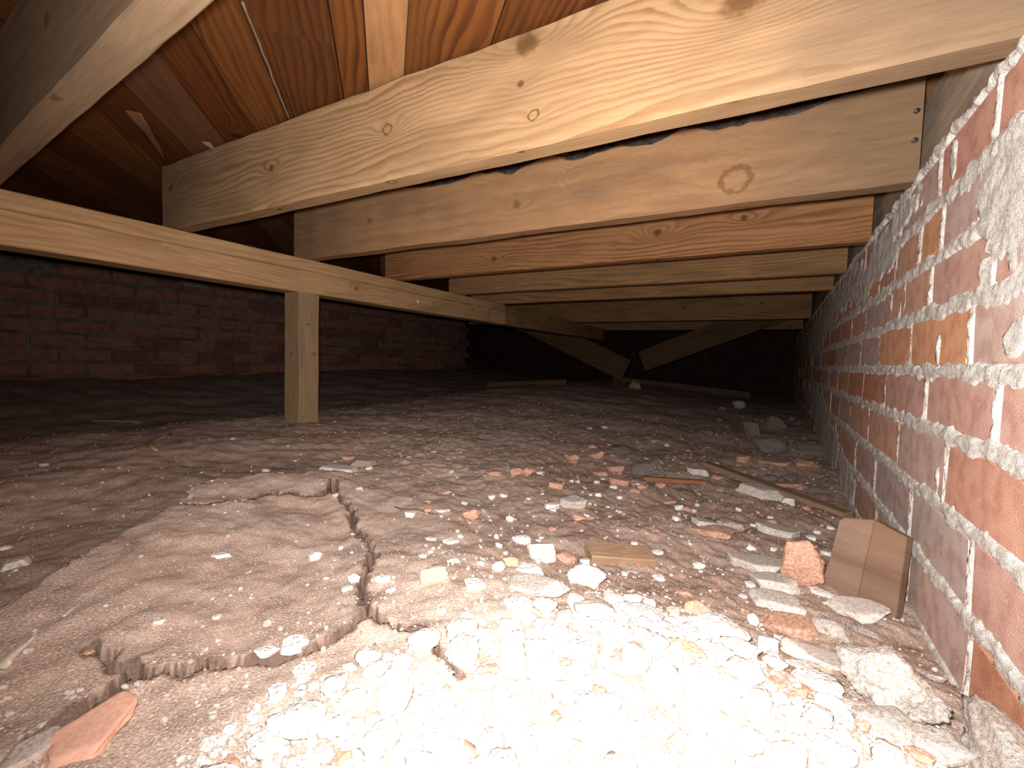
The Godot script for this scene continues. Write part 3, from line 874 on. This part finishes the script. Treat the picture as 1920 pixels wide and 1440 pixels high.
# kind, x, z, width, depth, height, turn, label
var STONES := [
	["S", -0.92, -0.768, 0.103, 0.074, 0.023, 0.88, "pale pinkish flat slab lying alone on bare dirt right of the post"],
	["B", -1.022, -0.885, 0.042, 0.03, 0.012, 0.86, "small dull pink brick chip just behind the lone pale slab"],
	["C", -0.949, -0.871, 0.073, 0.059, 0.017, 0.83, "lumpy brown dirt clod beside the lone pale slab"],
	["P", -0.899, -0.843, 0.019, 0.015, 0.008, 0.82, "tiny white chip at the right end of the lone pale slab"],
	["B", -0.65, -1.063, 0.049, 0.035, 0.016, 0.55, "rounded pinkish brick bit, left of the little orange brick cluster"],
	["B", -0.605, -1.103, 0.044, 0.032, 0.029, 0.5, "pointed orange brick bit standing up in the small mid floor cluster"],
	["B", -0.583, -1.125, 0.035, 0.026, 0.028, 0.48, "orange brick bit at the right of the small mid floor cluster"],
	["C", -0.692, -1.045, 0.061, 0.049, 0.011, 0.59, "low brown clod left of the small orange brick cluster"],
	["B", -0.658, -0.858, 0.035, 0.025, 0.011, 0.65, "lone flat pink brick chip on the dirt in mid floor"],
	["P", -0.745, -0.64, 0.02, 0.016, 0.016, 0.86, "white crumb beside the crack corner in the dirt slab"],
	["P", -0.621, -0.694, 0.022, 0.018, 0.014, 0.73, "square white chip at the left end of a thin dark stick"],
	["B", -0.611, -0.734, 0.026, 0.019, 0.009, 0.69, "pink brick chip resting on the thin dark stick"],
	["P", -0.584, -0.75, 0.033, 0.026, 0.006, 0.66, "long white chip at the right end of the thin dark stick"],
	["B", -0.525, -0.768, 0.039, 0.028, 0.025, 0.6, "upright dusty pink brick piece with rounded top in mid floor"],
	["P", -0.471, -0.837, 0.02, 0.016, 0.014, 0.51, "white double crumb in front of the dusty pink brick piece"],
	["P", -0.44, -0.98, 0.04, 0.032, 0.014, 0.42, "pitted white lump touching the left end of a pale block"],
	["S", -0.404, -1.029, 0.071, 0.051, 0.022, 0.37, "pale block with sharp edges on mid floor behind the bright heap"],
	["B", -0.362, -0.957, 0.036, 0.026, 0.015, 0.36, "dull brown brick chip below the pale mid floor block"],
	["B", -0.486, -1.107, 0.042, 0.03, 0.013, 0.41, "flat brown brick chip behind the pale mid floor block"],
	["B", -0.568, -1.422, 0.049, 0.036, 0.036, 0.38, "pyramid shaped pink brick bit on the darker far dirt"],
	["B", -0.521, -1.527, 0.052, 0.037, 0.031, 0.33, "pinkish brick bit left of the grey far lump"],
	["B", -0.426, -1.447, 0.065, 0.047, 0.022, 0.29, "salmon brick block on top of the far brick group"],
	["B", -0.449, -1.363, 0.052, 0.038, 0.015, 0.32, "thin orange brick shard leaning left in the far brick group"],
	["B", -0.375, -1.306, 0.061, 0.044, 0.021, 0.28, "crumbled dull brick clod below the salmon far block"],
	["G", -0.483, -1.703, 0.103, 0.087, 0.025, 0.28, "flat grey mortar lump in the dim far floor"],
	["G", -0.333, -1.499, 0.117, 0.1, 0.056, 0.22, "large rounded grey mortar lump in the dim far floor"],
	["P", -0.481, -0.643, 0.032, 0.025, 0.005, 0.64, "curved white chip in a line of crumbs left of the bright heap"],
	["P", -0.518, -0.633, 0.023, 0.018, 0.004, 0.69, "thin white splinter left of the curved white chip"],
	["P", -0.48, -0.671, 0.012, 0.009, 0.007, 0.62, "white crumb right above the curved white chip"],
	["P", -0.44, -0.73, 0.01, 0.008, 0.012, 0.54, "narrow upright white crumb behind the two tone rock"],
	["P", -0.474, -0.578, 0.01, 0.008, 0.006, 0.69, "small white crumb below the thin white splinter"],
	["P", -0.615, -0.468, 0.023, 0.019, 0.015, 0.92, "rounded white pebble alone on the smooth dirt slab"],
	["P", -0.397, -0.753, 0.038, 0.03, 0.017, 0.49, "white knob at the back left of the two tone rock"],
	["S", -0.338, -0.716, 0.053, 0.038, 0.035, 0.44, "two tone rock with grey flat top and white broken side"],
	["P", -0.243, -0.689, 0.063, 0.051, 0.037, 0.34, "round white pitted lump standing behind the bright heap"],
	["P", -0.353, -0.597, 0.021, 0.017, 0.02, 0.53, "knobbly upright white lump left of the beige wood chip"],
	["W", -0.353, -0.635, 0.026, 0.01, 0.015, 0.51, "small beige wood chip between two white lumps"],
	["P", -0.322, -0.639, 0.048, 0.039, 0.007, 0.47, "smooth white oblong block in front of the two tone rock"],
	["S", -0.283, -0.577, 0.11, 0.06, 0.013, 0.46, "long flat slab with beige top at the back of the bright heap"],
	["Y", -0.41, -0.511, 0.045, 0.032, 0.026, 0.68, "triangular beige tile shard left of the bright heap"],
	["P", -0.422, -0.573, 0.022, 0.018, 0.009, 0.63, "white chip touching the triangular beige shard"],
	["P", -0.347, -0.522, 0.032, 0.026, 0.013, 0.59, "square white chunk left of the long beige topped slab"],
	["B", -0.558, -0.535, 0.014, 0.01, 0.013, 0.81, "small orange pebble in the crack of the dirt slab"],
	["P", -0.504, -0.448, 0.018, 0.014, 0.014, 0.84, "upper white lump of the trio standing in the dirt crack"],
	["P", -0.471, -0.426, 0.021, 0.017, 0.015, 0.84, "middle white lump of the trio standing in the dirt crack"],
	["Y", -0.423, -0.397, 0.027, 0.019, 0.028, 0.82, "lower beige stone of the trio standing in the dirt crack"],
	["P", -0.442, -0.456, 0.015, 0.012, 0.009, 0.77, "small white chip right of the trio in the dirt crack"],
	["S", -0.201, -1.623, 0.07, 0.05, 0.022, 0.12, "small pale slab far right beside the half buried batten"],
	["P", -0.174, -1.819, 0.047, 0.037, 0.021, 0.1, "pale chip behind the half buried batten"],
	["B", -0.085, -1.953, 0.049, 0.035, 0.031, 0.04, "yellowish brick cube in the dim floor near the wall"],
	["B", 0.049, -1.68, 0.126, 0.09, 0.029, -0.03, "flat orange brick shard near the foot of the brick wall"],
	["B", 0.124, -2.001, 0.088, 0.063, 0.033, -0.06, "orange brick piece closest to the dim foot of the brick wall"],
	["B", 0.019, -1.956, 0.117, 0.084, 0.021, -0.01, "dark brown brick piece between two orange ones by the wall"],
	["S", -0.014, -1.49, 0.137, 0.094, 0.016, 0.01, "thin pale jagged slab beside the half buried batten"],
	["P", 0.051, -1.472, 0.041, 0.033, 0.023, -0.03, "pinkish cube lying on the thin pale jagged slab"],
	["P", -0.192, -1.224, 0.022, 0.017, 0.018, 0.16, "upright white crumb left of the half buried batten"],
	["B", -0.222, -1.259, 0.039, 0.028, 0.01, 0.17, "orange brown brick sliver left of the half buried batten"],
	["B", -0.303, -1.286, 0.033, 0.023, 0.017, 0.23, "bright orange brick crumb at the end of the rusty strip"],
	["S", -0.12, -1.145, 0.069, 0.049, 0.009, 0.1, "thin pale slab lying behind the domed orange shard"],
	["G", -0.07, -1.165, 0.061, 0.052, 0.021, 0.06, "lumpy grey mortar behind the domed orange shard"],
	["B", -0.101, -1.073, 0.097, 0.07, 0.012, 0.09, "domed orange brick shard lying flat right of the wood offcut"],
	["S", 0.026, -1.196, 0.093, 0.067, 0.018, -0.02, "pale grey slab left of the half brick by the wall"],
	["S", -0.007, -0.983, 0.11, 0.079, 0.022, 0.01, "thick pale slab with straight edges left of the half brick"],
	["S", 0.02, -0.909, 0.078, 0.056, 0.018, -0.02, "pale grey slab with white rim in front of the thick pale slab"],
	["P", -0.103, -0.913, 0.024, 0.019, 0.012, 0.11, "lone whitish pebble on dirt right of the round pitted lump"],
	["P", -0.181, -0.92, 0.025, 0.02, 0.005, 0.19, "small white flake right of the wood offcut"],
	["B", 0.059, -0.952, 0.071, 0.051, 0.094, -0.06, "large worn orange half brick tucked behind the leaning board"],
	["P", -0.041, -0.647, 0.067, 0.054, 0.028, 0.06, "large smooth creamy white stone at the right of the heap"],
	["B", -0.078, -0.699, 0.039, 0.028, 0.023, 0.11, "dusty pink brick piece behind the creamy white stone"],
	["B", -0.105, -0.765, 0.029, 0.021, 0.013, 0.14, "orange brick crumb behind the dusty pink brick piece"],
	["P", -0.007, -0.747, 0.017, 0.014, 0.023, 0.01, "narrow upright white chip right of the creamy white stone"],
	["S", 0.02, -0.838, 0.093, 0.057, 0.011, -0.02, "grey topped slab in front of the pale rimmed slab"],
	["B", 0.037, -0.78, 0.08, 0.057, 0.017, -0.05, "brownish stone block with pink front face"],
	["S", 0.13, -0.874, 0.089, 0.063, 0.011, -0.15, "pale slab lying at the foot of the leaning board"],
	["G", 0.093, -0.791, 0.052, 0.045, 0.027, -0.12, "round brownish grey cobble in front of the leaning board"],
	["P", 0.093, -0.912, 0.046, 0.029, 0.005, -0.1, "thin pale chip at the left foot of the leaning board"],
	["G", 0.136, -0.82, 0.038, 0.032, 0.008, -0.16, "grey mortar chip right of the round brownish cobble"],
	["S", 0.062, -0.686, 0.074, 0.053, 0.014, -0.09, "pale slab with a grey stripe left of the big boulder"],
	["P", 0.012, -0.669, 0.029, 0.023, 0.024, -0.02, "pale knob between the brownish block and striped slab"],
	["P", -0.018, -0.6, 0.047, 0.038, 0.02, 0.03, "pale bumpy stone below the creamy white stone"],
	["P", 0.046, -0.643, 0.037, 0.029, 0.006, -0.07, "bright white oblong stone below the striped slab"],
	["P", 0.06, -0.6, 0.05, 0.04, 0.011, -0.1, "rough pale stone touching the left of the big boulder"],
	["G", 0.121, -0.593, 0.096, 0.082, 0.068, -0.2, "biggest rounded pale mortar boulder near the brick wall"],
	["G", 0.188, -0.739, 0.031, 0.026, 0.015, -0.27, "small grey flat stone wedged between boulder and brick wall"],
	["B", 0.087, -0.515, 0.013, 0.009, 0.014, -0.17, "pink brick crumb in a gap below the big boulder"],
	["P", 0.07, -0.552, 0.033, 0.026, 0.016, -0.13, "white tilted stone left below the big boulder"],
	["P", 0.082, -0.539, 0.032, 0.021, 0.005, -0.15, "white stone below the white tilted stone"],
	["G", 0.11, -0.541, 0.058, 0.049, 0.023, -0.2, "crumbling brownish mortar mass below the big boulder"],
	["G", 0.147, -0.528, 0.05, 0.042, 0.029, -0.27, "lumpy pale mortar mass between the biggest boulder and the mortar bank"],
	["B", 0.127, -0.512, 0.024, 0.017, 0.009, -0.24, "pink brick chip buried in front of the mortar bank"],
	["B", -0.477, -0.147, 0.076, 0.048, 0.011, 1.92, "large salmon brick slab in the bottom left corner"],
	["S", -0.517, -0.175, 0.041, 0.02, 0.005, 1.89, "thin pinkish strip above the salmon brick slab"],
	["S", -0.495, -0.118, 0.048, 0.027, 0.006, 1.99, "pale flaky slab left of the salmon brick slab"],
	["B", -0.598, -0.184, 0.019, 0.013, 0.002, 1.27, "small orange chip at the end of the long dirt crack"],
	["S", -0.868, -0.196, 0.033, 0.023, 0.012, 1.35, "pale grey flat chip on the low dirt at the left edge"],
	["P", -0.956, -0.205, 0.017, 0.014, 0.006, 1.36, "pale chip cut by the left edge"],
	["P", -0.701, -0.371, 0.028, 0.019, 0.003, 1.08, "thin white flake on the smooth dirt slab"],
	["P", -0.592, -0.245, 0.013, 0.011, 0.005, 1.18, "pale pink pebble on the dirt slab"],
	["P", -0.453, -0.319, 0.032, 0.026, 0.008, 0.96, "square white block beside the long dirt crack"],
	["P", -0.472, -0.297, 0.028, 0.02, 0.004, 1.01, "pale chip left of the square white block"],
	["P", -0.409, -0.298, 0.025, 0.02, 0.009, 0.94, "white block with a dark hole"],
	["P", -0.403, -0.263, 0.019, 0.016, 0.009, 0.99, "white cube below the white block with a hole"],
	["P", -0.352, -0.221, 0.035, 0.028, 0.02, 1.01, "big rounded white stone at the left end of the heap"],
	["B", -0.361, -0.199, 0.017, 0.012, 0.012, 1.07, "orange triangular brick bit left of the big rounded white stone"],
	["P", -0.27, -0.507, 0.039, 0.031, 0.016, 0.49, "white angular chunk in front of the long beige topped slab"],
	["P", -0.21, -0.491, 0.031, 0.025, 0.014, 0.4, "white chunk in the middle of the heap edge"],
	["P", -0.17, -0.469, 0.034, 0.027, 0.02, 0.35, "white conical chunk in the middle of the heap"],
	["P", -0.166, -0.527, 0.028, 0.022, 0.015, 0.3, "white rounded chunk behind the conical chunk"],
	["P", -0.149, -0.559, 0.022, 0.018, 0.014, 0.26, "white pebble right of the rounded chunk"],
	["S", -0.188, -0.568, 0.057, 0.041, 0.021, 0.32, "white slab with bevelled top in front of the round pitted lump"],
	["P", -0.139, -0.603, 0.062, 0.049, 0.016, 0.23, "broad white stone left of the dusty pink brick piece"],
	["Y", -0.106, -0.667, 0.019, 0.014, 0.01, 0.16, "beige pebble set in white rubble"],
	["P", -0.088, -0.646, 0.02, 0.016, 0.01, 0.14, "white pebble left of the creamy white stone"],
	["Y", -0.073, -0.548, 0.051, 0.028, 0.006, 0.13, "beige flat slab half buried in the white heap"],
	["P", -0.038, -0.484, 0.066, 0.053, 0.034, 0.08, "huge white rounded stone in the overexposed heap"],
	["B", -0.134, -0.428, 0.016, 0.011, 0.01, 0.3, "reddish brick pebble in the overexposed heap"],
	["B", -0.058, -0.518, 0.009, 0.007, 0.007, 0.11, "tiny red brick crumb beside the beige flat slab"],
	["B", 0.018, -0.555, 0.023, 0.016, 0.006, -0.03, "pink brick crumb between white stones below the striped slab"],
	["B", 0.042, -0.567, 0.024, 0.017, 0.004, -0.07, "orange brick crumb between white stones below the striped slab"],
	["P", -0.099, -0.618, 0.021, 0.017, 0.014, 0.16, "white wedge left of the creamy white stone"],
	["P", -0.344, -0.245, 0.049, 0.039, 0.029, 0.95, "wide white slab stone right of the big rounded white stone"],
	["P", -0.286, -0.303, 0.033, 0.027, 0.054, 0.76, "tall white stone at the left of the heap"],
	["P", -0.22, -0.404, 0.03, 0.024, 0.038, 0.5, "white pillar like stone at the back of the heap"],
	["P", -0.192, -0.423, 0.02, 0.016, 0.024, 0.43, "white wedge right of the pillar like stone"],
	["B", -0.13, -0.363, 0.014, 0.01, 0.008, 0.34, "dusty pink pebble near the bottom of the heap"],
	["Y", -0.126, -0.345, 0.012, 0.009, 0.011, 0.35, "beige pebble near the bottom of the heap"],
	["B", -0.285, -0.242, 0.019, 0.013, 0.012, 0.87, "dusty pink brick bit at the bottom left of the heap"],
	["G", -0.001, -2.25, 0.156, 0.133, 0.08, 0.0, "large dim grey lump against the far wall foot"],
	["G", -0.077, -2.619, 0.08, 0.068, 0.084, 0.03, "dim upright grey block far along the brick wall"],
	["G", 0.03, -2.903, 0.104, 0.089, 0.09, -0.01, "dim rounded lump far along the brick wall"],
	["S", -0.727, -2.016, 0.027, 0.019, 0.012, 0.35, "left one of two white crumbs in the far dark"],
	["S", -0.686, -2.11, 0.033, 0.024, 0.012, 0.31, "right one of two white crumbs in the far dark"],
	["G", -0.209, -3.792, 0.094, 0.08, 0.065, 0.06, "greenish grey lump at the edge of the dark"],
	["B", -1.063, -4.081, 0.113, 0.081, 0.071, 0.25, "dim pinkish block in the far dark below the braces"],
	["P", -0.376, -2.004, 0.025, 0.02, 0.013, 0.19, "pale pebble on the dim floor right of middle"],
	["P", -0.337, -1.189, 0.016, 0.012, 0.01, 0.28, "white crumb on top of the crumbled dull brick clod"]]

func make_stones() -> void:
	var kinds := {"P": ["plaster_lump", "plaster rubble", M.plaster, "lump"], "S": ["mortar_slab", "slab", M.slab, "slab"], "B": ["brick_fragment", "brick fragment", M.shard, "shard"], "G": ["mortar_lump", "mortar rubble", M.grey, "lump"], "C": ["dirt_clod", "clod", M.clod, "lump"], "Y": ["tile_shard", "shard", M.beige, "slab"], "W": ["wood_chip", "wood chip", M.beige, "slab"]}
	var k := 0
	for s in STONES:
		k += 1
		var kd: Array = kinds[s[0]]
		var size := Vector3(s[3], maxf(s[5], (0.16 if "salmon brick slab in" in s[7] else 0.28) * s[4]), s[4])
		var big := size.x > 0.06
		var style: String = kd[3]
		if "block" in s[7] or "cube" in s[7] or "slab" in s[7] or "square" in s[7]: style = "slab"
		if "round" in s[7]: style = "lump"
		if "worn" in s[7]: style = "lump"
		if "triang" in s[7] or "wedge" in s[7]: style = "wedge"
		var m := stone(size, style, k, 5 if size.x > 0.085 and kd[3] == "lump" else 4 if size.x > 0.06 else 3, 1.0 if style != "slab" else 0.5)
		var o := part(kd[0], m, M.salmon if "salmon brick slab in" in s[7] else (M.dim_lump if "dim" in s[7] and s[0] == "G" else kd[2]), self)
		var x: float = s[1]
		var z: float = s[2]
		o.position = Vector3(x, ground(x, z) - size.y * (0.12 if not big else 0.10) - 0.001, z)
		o.rotation = Vector3(rng.randf_range(-0.12, 0.12), s[6] + PI + rng.randf_range(-0.15, 0.15), rng.randf_range(-0.12, 0.12))
		tag(o, s[7], kd[1])
		placed.append(Vector3(x, z, size.x * 0.5))
	# sloping bank of mortar along the foot of the brick wall
	var bank := part("mortar_bank", stone(Vector3(0.075, 0.095, 0.36), "lump", 501, 5, 1.0), M.grey, self, Transform3D(Basis(), Vector3(0.186, -0.380, -0.485)))
	tag(bank, "long sloping bank of mortar against the foot of the brick wall", "mortar rubble")
	for i in 4: placed.append(Vector3(0.18, -0.38 - 0.09 * i, 0.04))
	for i in 9: placed.append(Vector3(lerpf(-0.20, 0.19, i / 8.0), lerpf(-1.80, -1.476, i / 8.0), 0.05))

func free_spot(x: float, z: float, r: float) -> bool:
	for p in placed:
		if Vector2(p.x - x, p.y - z).length() < (p.z + r) * 0.74: return false
	return true

# how far back the heap of rubble reaches
func heap_edge(x: float) -> float:
	return -0.30 - 0.36 * ss(-0.36, -0.14, x) + 0.16 * ss(-0.06, 0.12, x)

func make_heap() -> void:
	var meshes := {}
	for style in ["lump", "slab", "shard"]:
		meshes[style] = []
		for k in 6: meshes[style].append(stone(Vector3(1, 0.58 if style == "lump" else 0.45, 0.85), style, 600 + k * 13 + style.length(), 2))
	var sorts := [
		["plaster_chunk", "plaster rubble", M.plaster, "lump", 230, "small white plaster chunk in the overexposed rubble heap", "white chunks of the rubble heap", 0],
		["brick_chip", "brick fragment", M.shard, "shard", 36, "small reddish brick chip between white chunks of the rubble heap", "brick chips in the rubble heap", 0],
		["plaster_chip", "plaster rubble", M.plaster, "slab", 90, "small pale chip scattered on the dirt behind the rubble heap", "pale chips scattered on the dirt", 1],
		["brick_crumb", "brick fragment", M.shard, "shard", 60, "small brown brick crumb scattered on the dirt toward the wall", "brick crumbs scattered on the dirt", 2],
		["grit_lump", "rubble", M.dim_lump, "lump", 50, "small grey lump scattered in the dim rubble along the wall foot", "grey lumps along the wall foot", 3],
		["pale_flake", "plaster rubble", M.slab, "slab", 45, "small pale flake lying on the dirt slab at left", "pale flakes on the left dirt", 4]]
	for s in sorts:
		var n: int = s[4]
		var tries := 0
		while n > 0 and tries < 4000:
			tries += 1
			var x: float
			var z: float
			var r: float
			match s[7]:
				0:
					x = rng.randf_range(-0.36, 0.17)
					z = rng.randf_range(-0.66, -0.17)
					# the heap widens towards the viewer
					if z < heap_edge(x) - 0.05: continue
					r = pow(rng.randf(), 1.7) * 0.016 + (0.007 if s[0] == "plaster_chunk" else 0.005)
				1:
					x = rng.randf_range(-0.62, 0.15)
					z = rng.randf_range(-1.35, -0.42)
					r = pow(rng.randf(), 2.5) * 0.009 + 0.004
				2:
					x = rng.randf_range(-0.65, 0.18)
					z = rng.randf_range(-2.2, -0.75)
					r = pow(rng.randf(), 2.0) * 0.016 + 0.006
				3:
					x = 0.19 - pow(rng.randf(), 1.6) * 0.55
					z = rng.randf_range(-3.4, -1.35)
					r = pow(rng.randf(), 2.0) * 0.022 + 0.008
				_:
					x = rng.randf_range(-1.5, -0.35)
					z = rng.randf_range(-1.2, -0.1)
					r = pow(rng.randf(), 3.0) * 0.008 + 0.0035
			if x + r > W - 0.01: continue
			if not free_spot(x, z, r): continue
			n -= 1
			placed.append(Vector3(x, z, r * 0.8))
			var o := part(s[0], meshes[s[3]][rng.randi() % 6], s[2], self)
			var b := Basis(Vector3.UP, rng.randf() * TAU) * Basis(Vector3.RIGHT, rng.randf_range(-0.3, 0.3))
			o.transform = Transform3D(b.scaled(Vector3(2, 2, 2) * r), Vector3(x, ground(x, z) - r * 0.25, z))
			tag(o, s[5], s[1], s[6])

func make_crumbs() -> void:
	for d in [["lime_crumbs", 5200, M.slab, "fine white lime crumbs strewn over the dirt", 1], ["dirt_crumbs", 3600, M.clod, "fine brown dirt crumbs strewn over the floor", 2], ["lime_gravel", 5200, M.plaster, "packed white lime gravel between the stones of the rubble heap", 4], ["brick_grit", 1500, M.shard, "fine red brick grit strewn near the wall", 3]]:
		var mm := MultiMesh.new()
		mm.transform_format = MultiMesh.TRANSFORM_3D
		mm.mesh = stone(Vector3(1, 0.6, 0.8), "shard", 900 + d[4], 1)
		var xf: Array[Transform3D] = []
		while xf.size() < d[1]:
			var x := 0.2 - pow(rng.randf(), 0.9) * (1.5 if d[4] == 1 else 2.4)
			var z := -0.08 - pow(rng.randf(), 1.4) * 2.6
			var keep := 1.0
			if d[4] == 1:
				keep = ss(-0.75, -0.15, x) * (1.0 - 0.92 * ss(-0.5, -1.3, z)) + 0.06
				keep *= clampf(0.6 + 1.3 * N2.get_noise_2d(x * 5.0 + 3.0, z * 5.0), 0.08, 1)
			elif d[4] == 4:
				x = rng.randf_range(-0.40, 0.17)
				z = rng.randf_range(-0.72, -0.15)
				var lim := heap_edge(x)
				keep = ss(lim - 0.05, lim + 0.12, z) * (0.55 + N2.get_noise_2d(x * 8.0, z * 8.0))
			elif d[4] == 3: keep = ss(-0.6, 0.1, x)
			if rng.randf() > keep: continue
			var s := 0.0018 + 0.0062 * pow(rng.randf(), 3.5)
			if d[4] == 4: s = 0.004 + 0.009 * pow(rng.randf(), 2.0)
			if z < -1.2: s *= 1.25
			var b := Basis(Vector3.UP, rng.randf() * TAU) * Basis(Vector3.RIGHT, rng.randf_range(-0.5, 0.5))
			xf.append(Transform3D(b.scaled(Vector3.ONE * s), Vector3(x, ground(x, z) - s * 0.1, z)))
		mm.instance_count = xf.size()
		for k in xf.size(): mm.set_instance_transform(k, xf[k])
		var o := MultiMeshInstance3D.new()
		o.name = d[0]
		o.multimesh = mm
		o.material_override = d[2]
		add_child(o)
		tag(o, d[3], "grit", "", "stuff")

# ---------------------------------------------------------------- boards and sticks on the dirt
func on_ground(x0: float, z0: float, x1: float, z1: float, n: int, lift: float, bow := 0.0) -> Array:
	var out := []
	var side := Vector2(z1 - z0, x0 - x1)
	for k in n:
		var t := float(k) / (n - 1)
		var q := Vector2(lerpf(x0, x1, t), lerpf(z0, z1, t)) + side * bow * sin(PI * t)
		out.append(Vector3(q.x, ground(q.x, q.y) + lift, q.y))
	return out

func lying_board(called: String, label: String, a: Vector2, b: Vector2, wide: float, thick: float, sink: float, m: Material, seed_: int, tilt := 0.0) -> void:
	var p0 := Vector3(a.x, ground(a.x, a.y) - sink, a.y)
	var p1 := Vector3(b.x, ground(b.x, b.y) - sink, b.y)
	var ax := (p1 - p0).normalized()
	var az := ax.cross(Vector3.UP).normalized()
	var ay := az.cross(ax)
	solo(called, label, "board", timber((p1 - p0).length(), thick, wide, Vector2(1.2, 0.13), seed_, 0.002, 0.001), m, Transform3D(Basis(ax, ay, az) * Basis(Vector3.RIGHT, tilt), p0))

func make_litter() -> void:
	# short board leaning on the wall
	var lb := thing("leaning_board", "short brown wooden board end leaning upright against the brick wall", "board", Vector3(0.092, -0.392, -0.949))
	var e1 := Vector3(0.8006, -0.0128, 0.599).normalized()
	var n := Vector3(-0.59906, 0, 0.8007)
	var up := Vector3(0, cos(deg_to_rad(14.0)), 0) - n * sin(deg_to_rad(14.0))
	var xf := Transform3D(Basis(e1, up, e1.cross(up)), Vector3.ZERO)
	var bm := prism(PackedVector2Array([Vector2(0, 0), Vector2(0.0028, 0.132), Vector2(0.008, 0.138), Vector2(0.0541, 0.1505), Vector2(0.0535, 0.0)]), 0.02, 0.0018)
	part("plank", bm, M.tile, lb, xf)
	var bm2 := prism(PackedVector2Array([Vector2(0.0538, 0.0), Vector2(0.0545, 0.150), Vector2(0.101, 0.1395), Vector2(0.1085, 0.008), Vector2(0.085, 0.0)]), 0.02, 0.0018)
	part("plank", bm2, M.tile2, lb, Transform3D(xf.basis * Basis(Vector3.UP, deg_to_rad(1.0)), Vector3.ZERO))
	lying_board("wood_offcut", "short striped wood offcut lying right of the round pitted lump", Vector2(-0.285, -0.80), Vector2(-0.188, -0.878), 0.045, 0.022, 0.004, M.offcut, 701, 0.25)
	lying_board("rusty_strip", "thin reddish wood strip lying on mid floor", Vector2(-0.33, -1.405), Vector2(-0.166, -1.525), 0.018, 0.014, 0.002, M.strip, 702)
	lying_board("batten", "long brown batten half buried in dirt, running toward the wall foot", Vector2(-0.20, -1.80), Vector2(0.19, -1.476), 0.04, 0.022, 0.006, M.batten, 703)
	lying_board("far_plank", "dim plank lying far back on the dirt left of the braces", Vector2(-2.3, -3.6), Vector2(-1.62, -3.85), 0.10, 0.05, 0.0, M.brace, 704)
	lying_board("far_plank", "dim ledge of timber on the ground below the braces", Vector2(-1.5, -4.9), Vector2(-0.2, -5.1), 0.14, 0.07, 0.0, M.brace, 705)
	for s in [
		["dark_stick", "thin dark stick lying among white chips in mid floor", [-0.675, -0.704, -0.587, -0.735], 0.0018, 0.0022, 0.0, M.dark_stick],
		["straw", "curved yellow straw standing out on the dirt left of the post", [-1.337, -0.552, -1.60, -0.70], 0.004, 0.006, 0.10, M.straw],
		["straw", "short straw on the low dirt at far left", [-0.902, -0.326, -0.917, -0.351], 0.0012, 0.001, 0.0, M.straw],
		["straw", "pale straw at the edge of darkness far left", [-2.568, -0.81, -2.40, -0.93], 0.006, 0.004, 0.0, M.straw],
		["straw", "thin straw right of the pale block on mid floor", [-0.413, -1.143, -0.366, -1.177], 0.0015, 0.001, 0.12, M.straw],
		["straw", "thin straw beside the edge of the dirt crust", [-1.022, -0.369, -1.012, -0.391], 0.0012, 0.001, 0.0, M.straw],
		["wood_splint", "pale splint lying on the dirt slab at left", [-0.669, -0.186, -0.685, -0.206], 0.0022, 0.0012, 0.0, M.pale_stick],
		["wood_splint", "pale forked looking splint at the lower left edge", [-0.622, -0.128, -0.651, -0.162], 0.007, 0.0012, 0.03, M.pale_stick]]:
		var q: Array = s[2]
		var o := part(s[0], stick(on_ground(q[0], q[1], q[2], q[3], 7, s[3] * 0.5, s[5]), s[3], s[4], 0.5), s[6], self)
		tag(o, s[1], "stick")
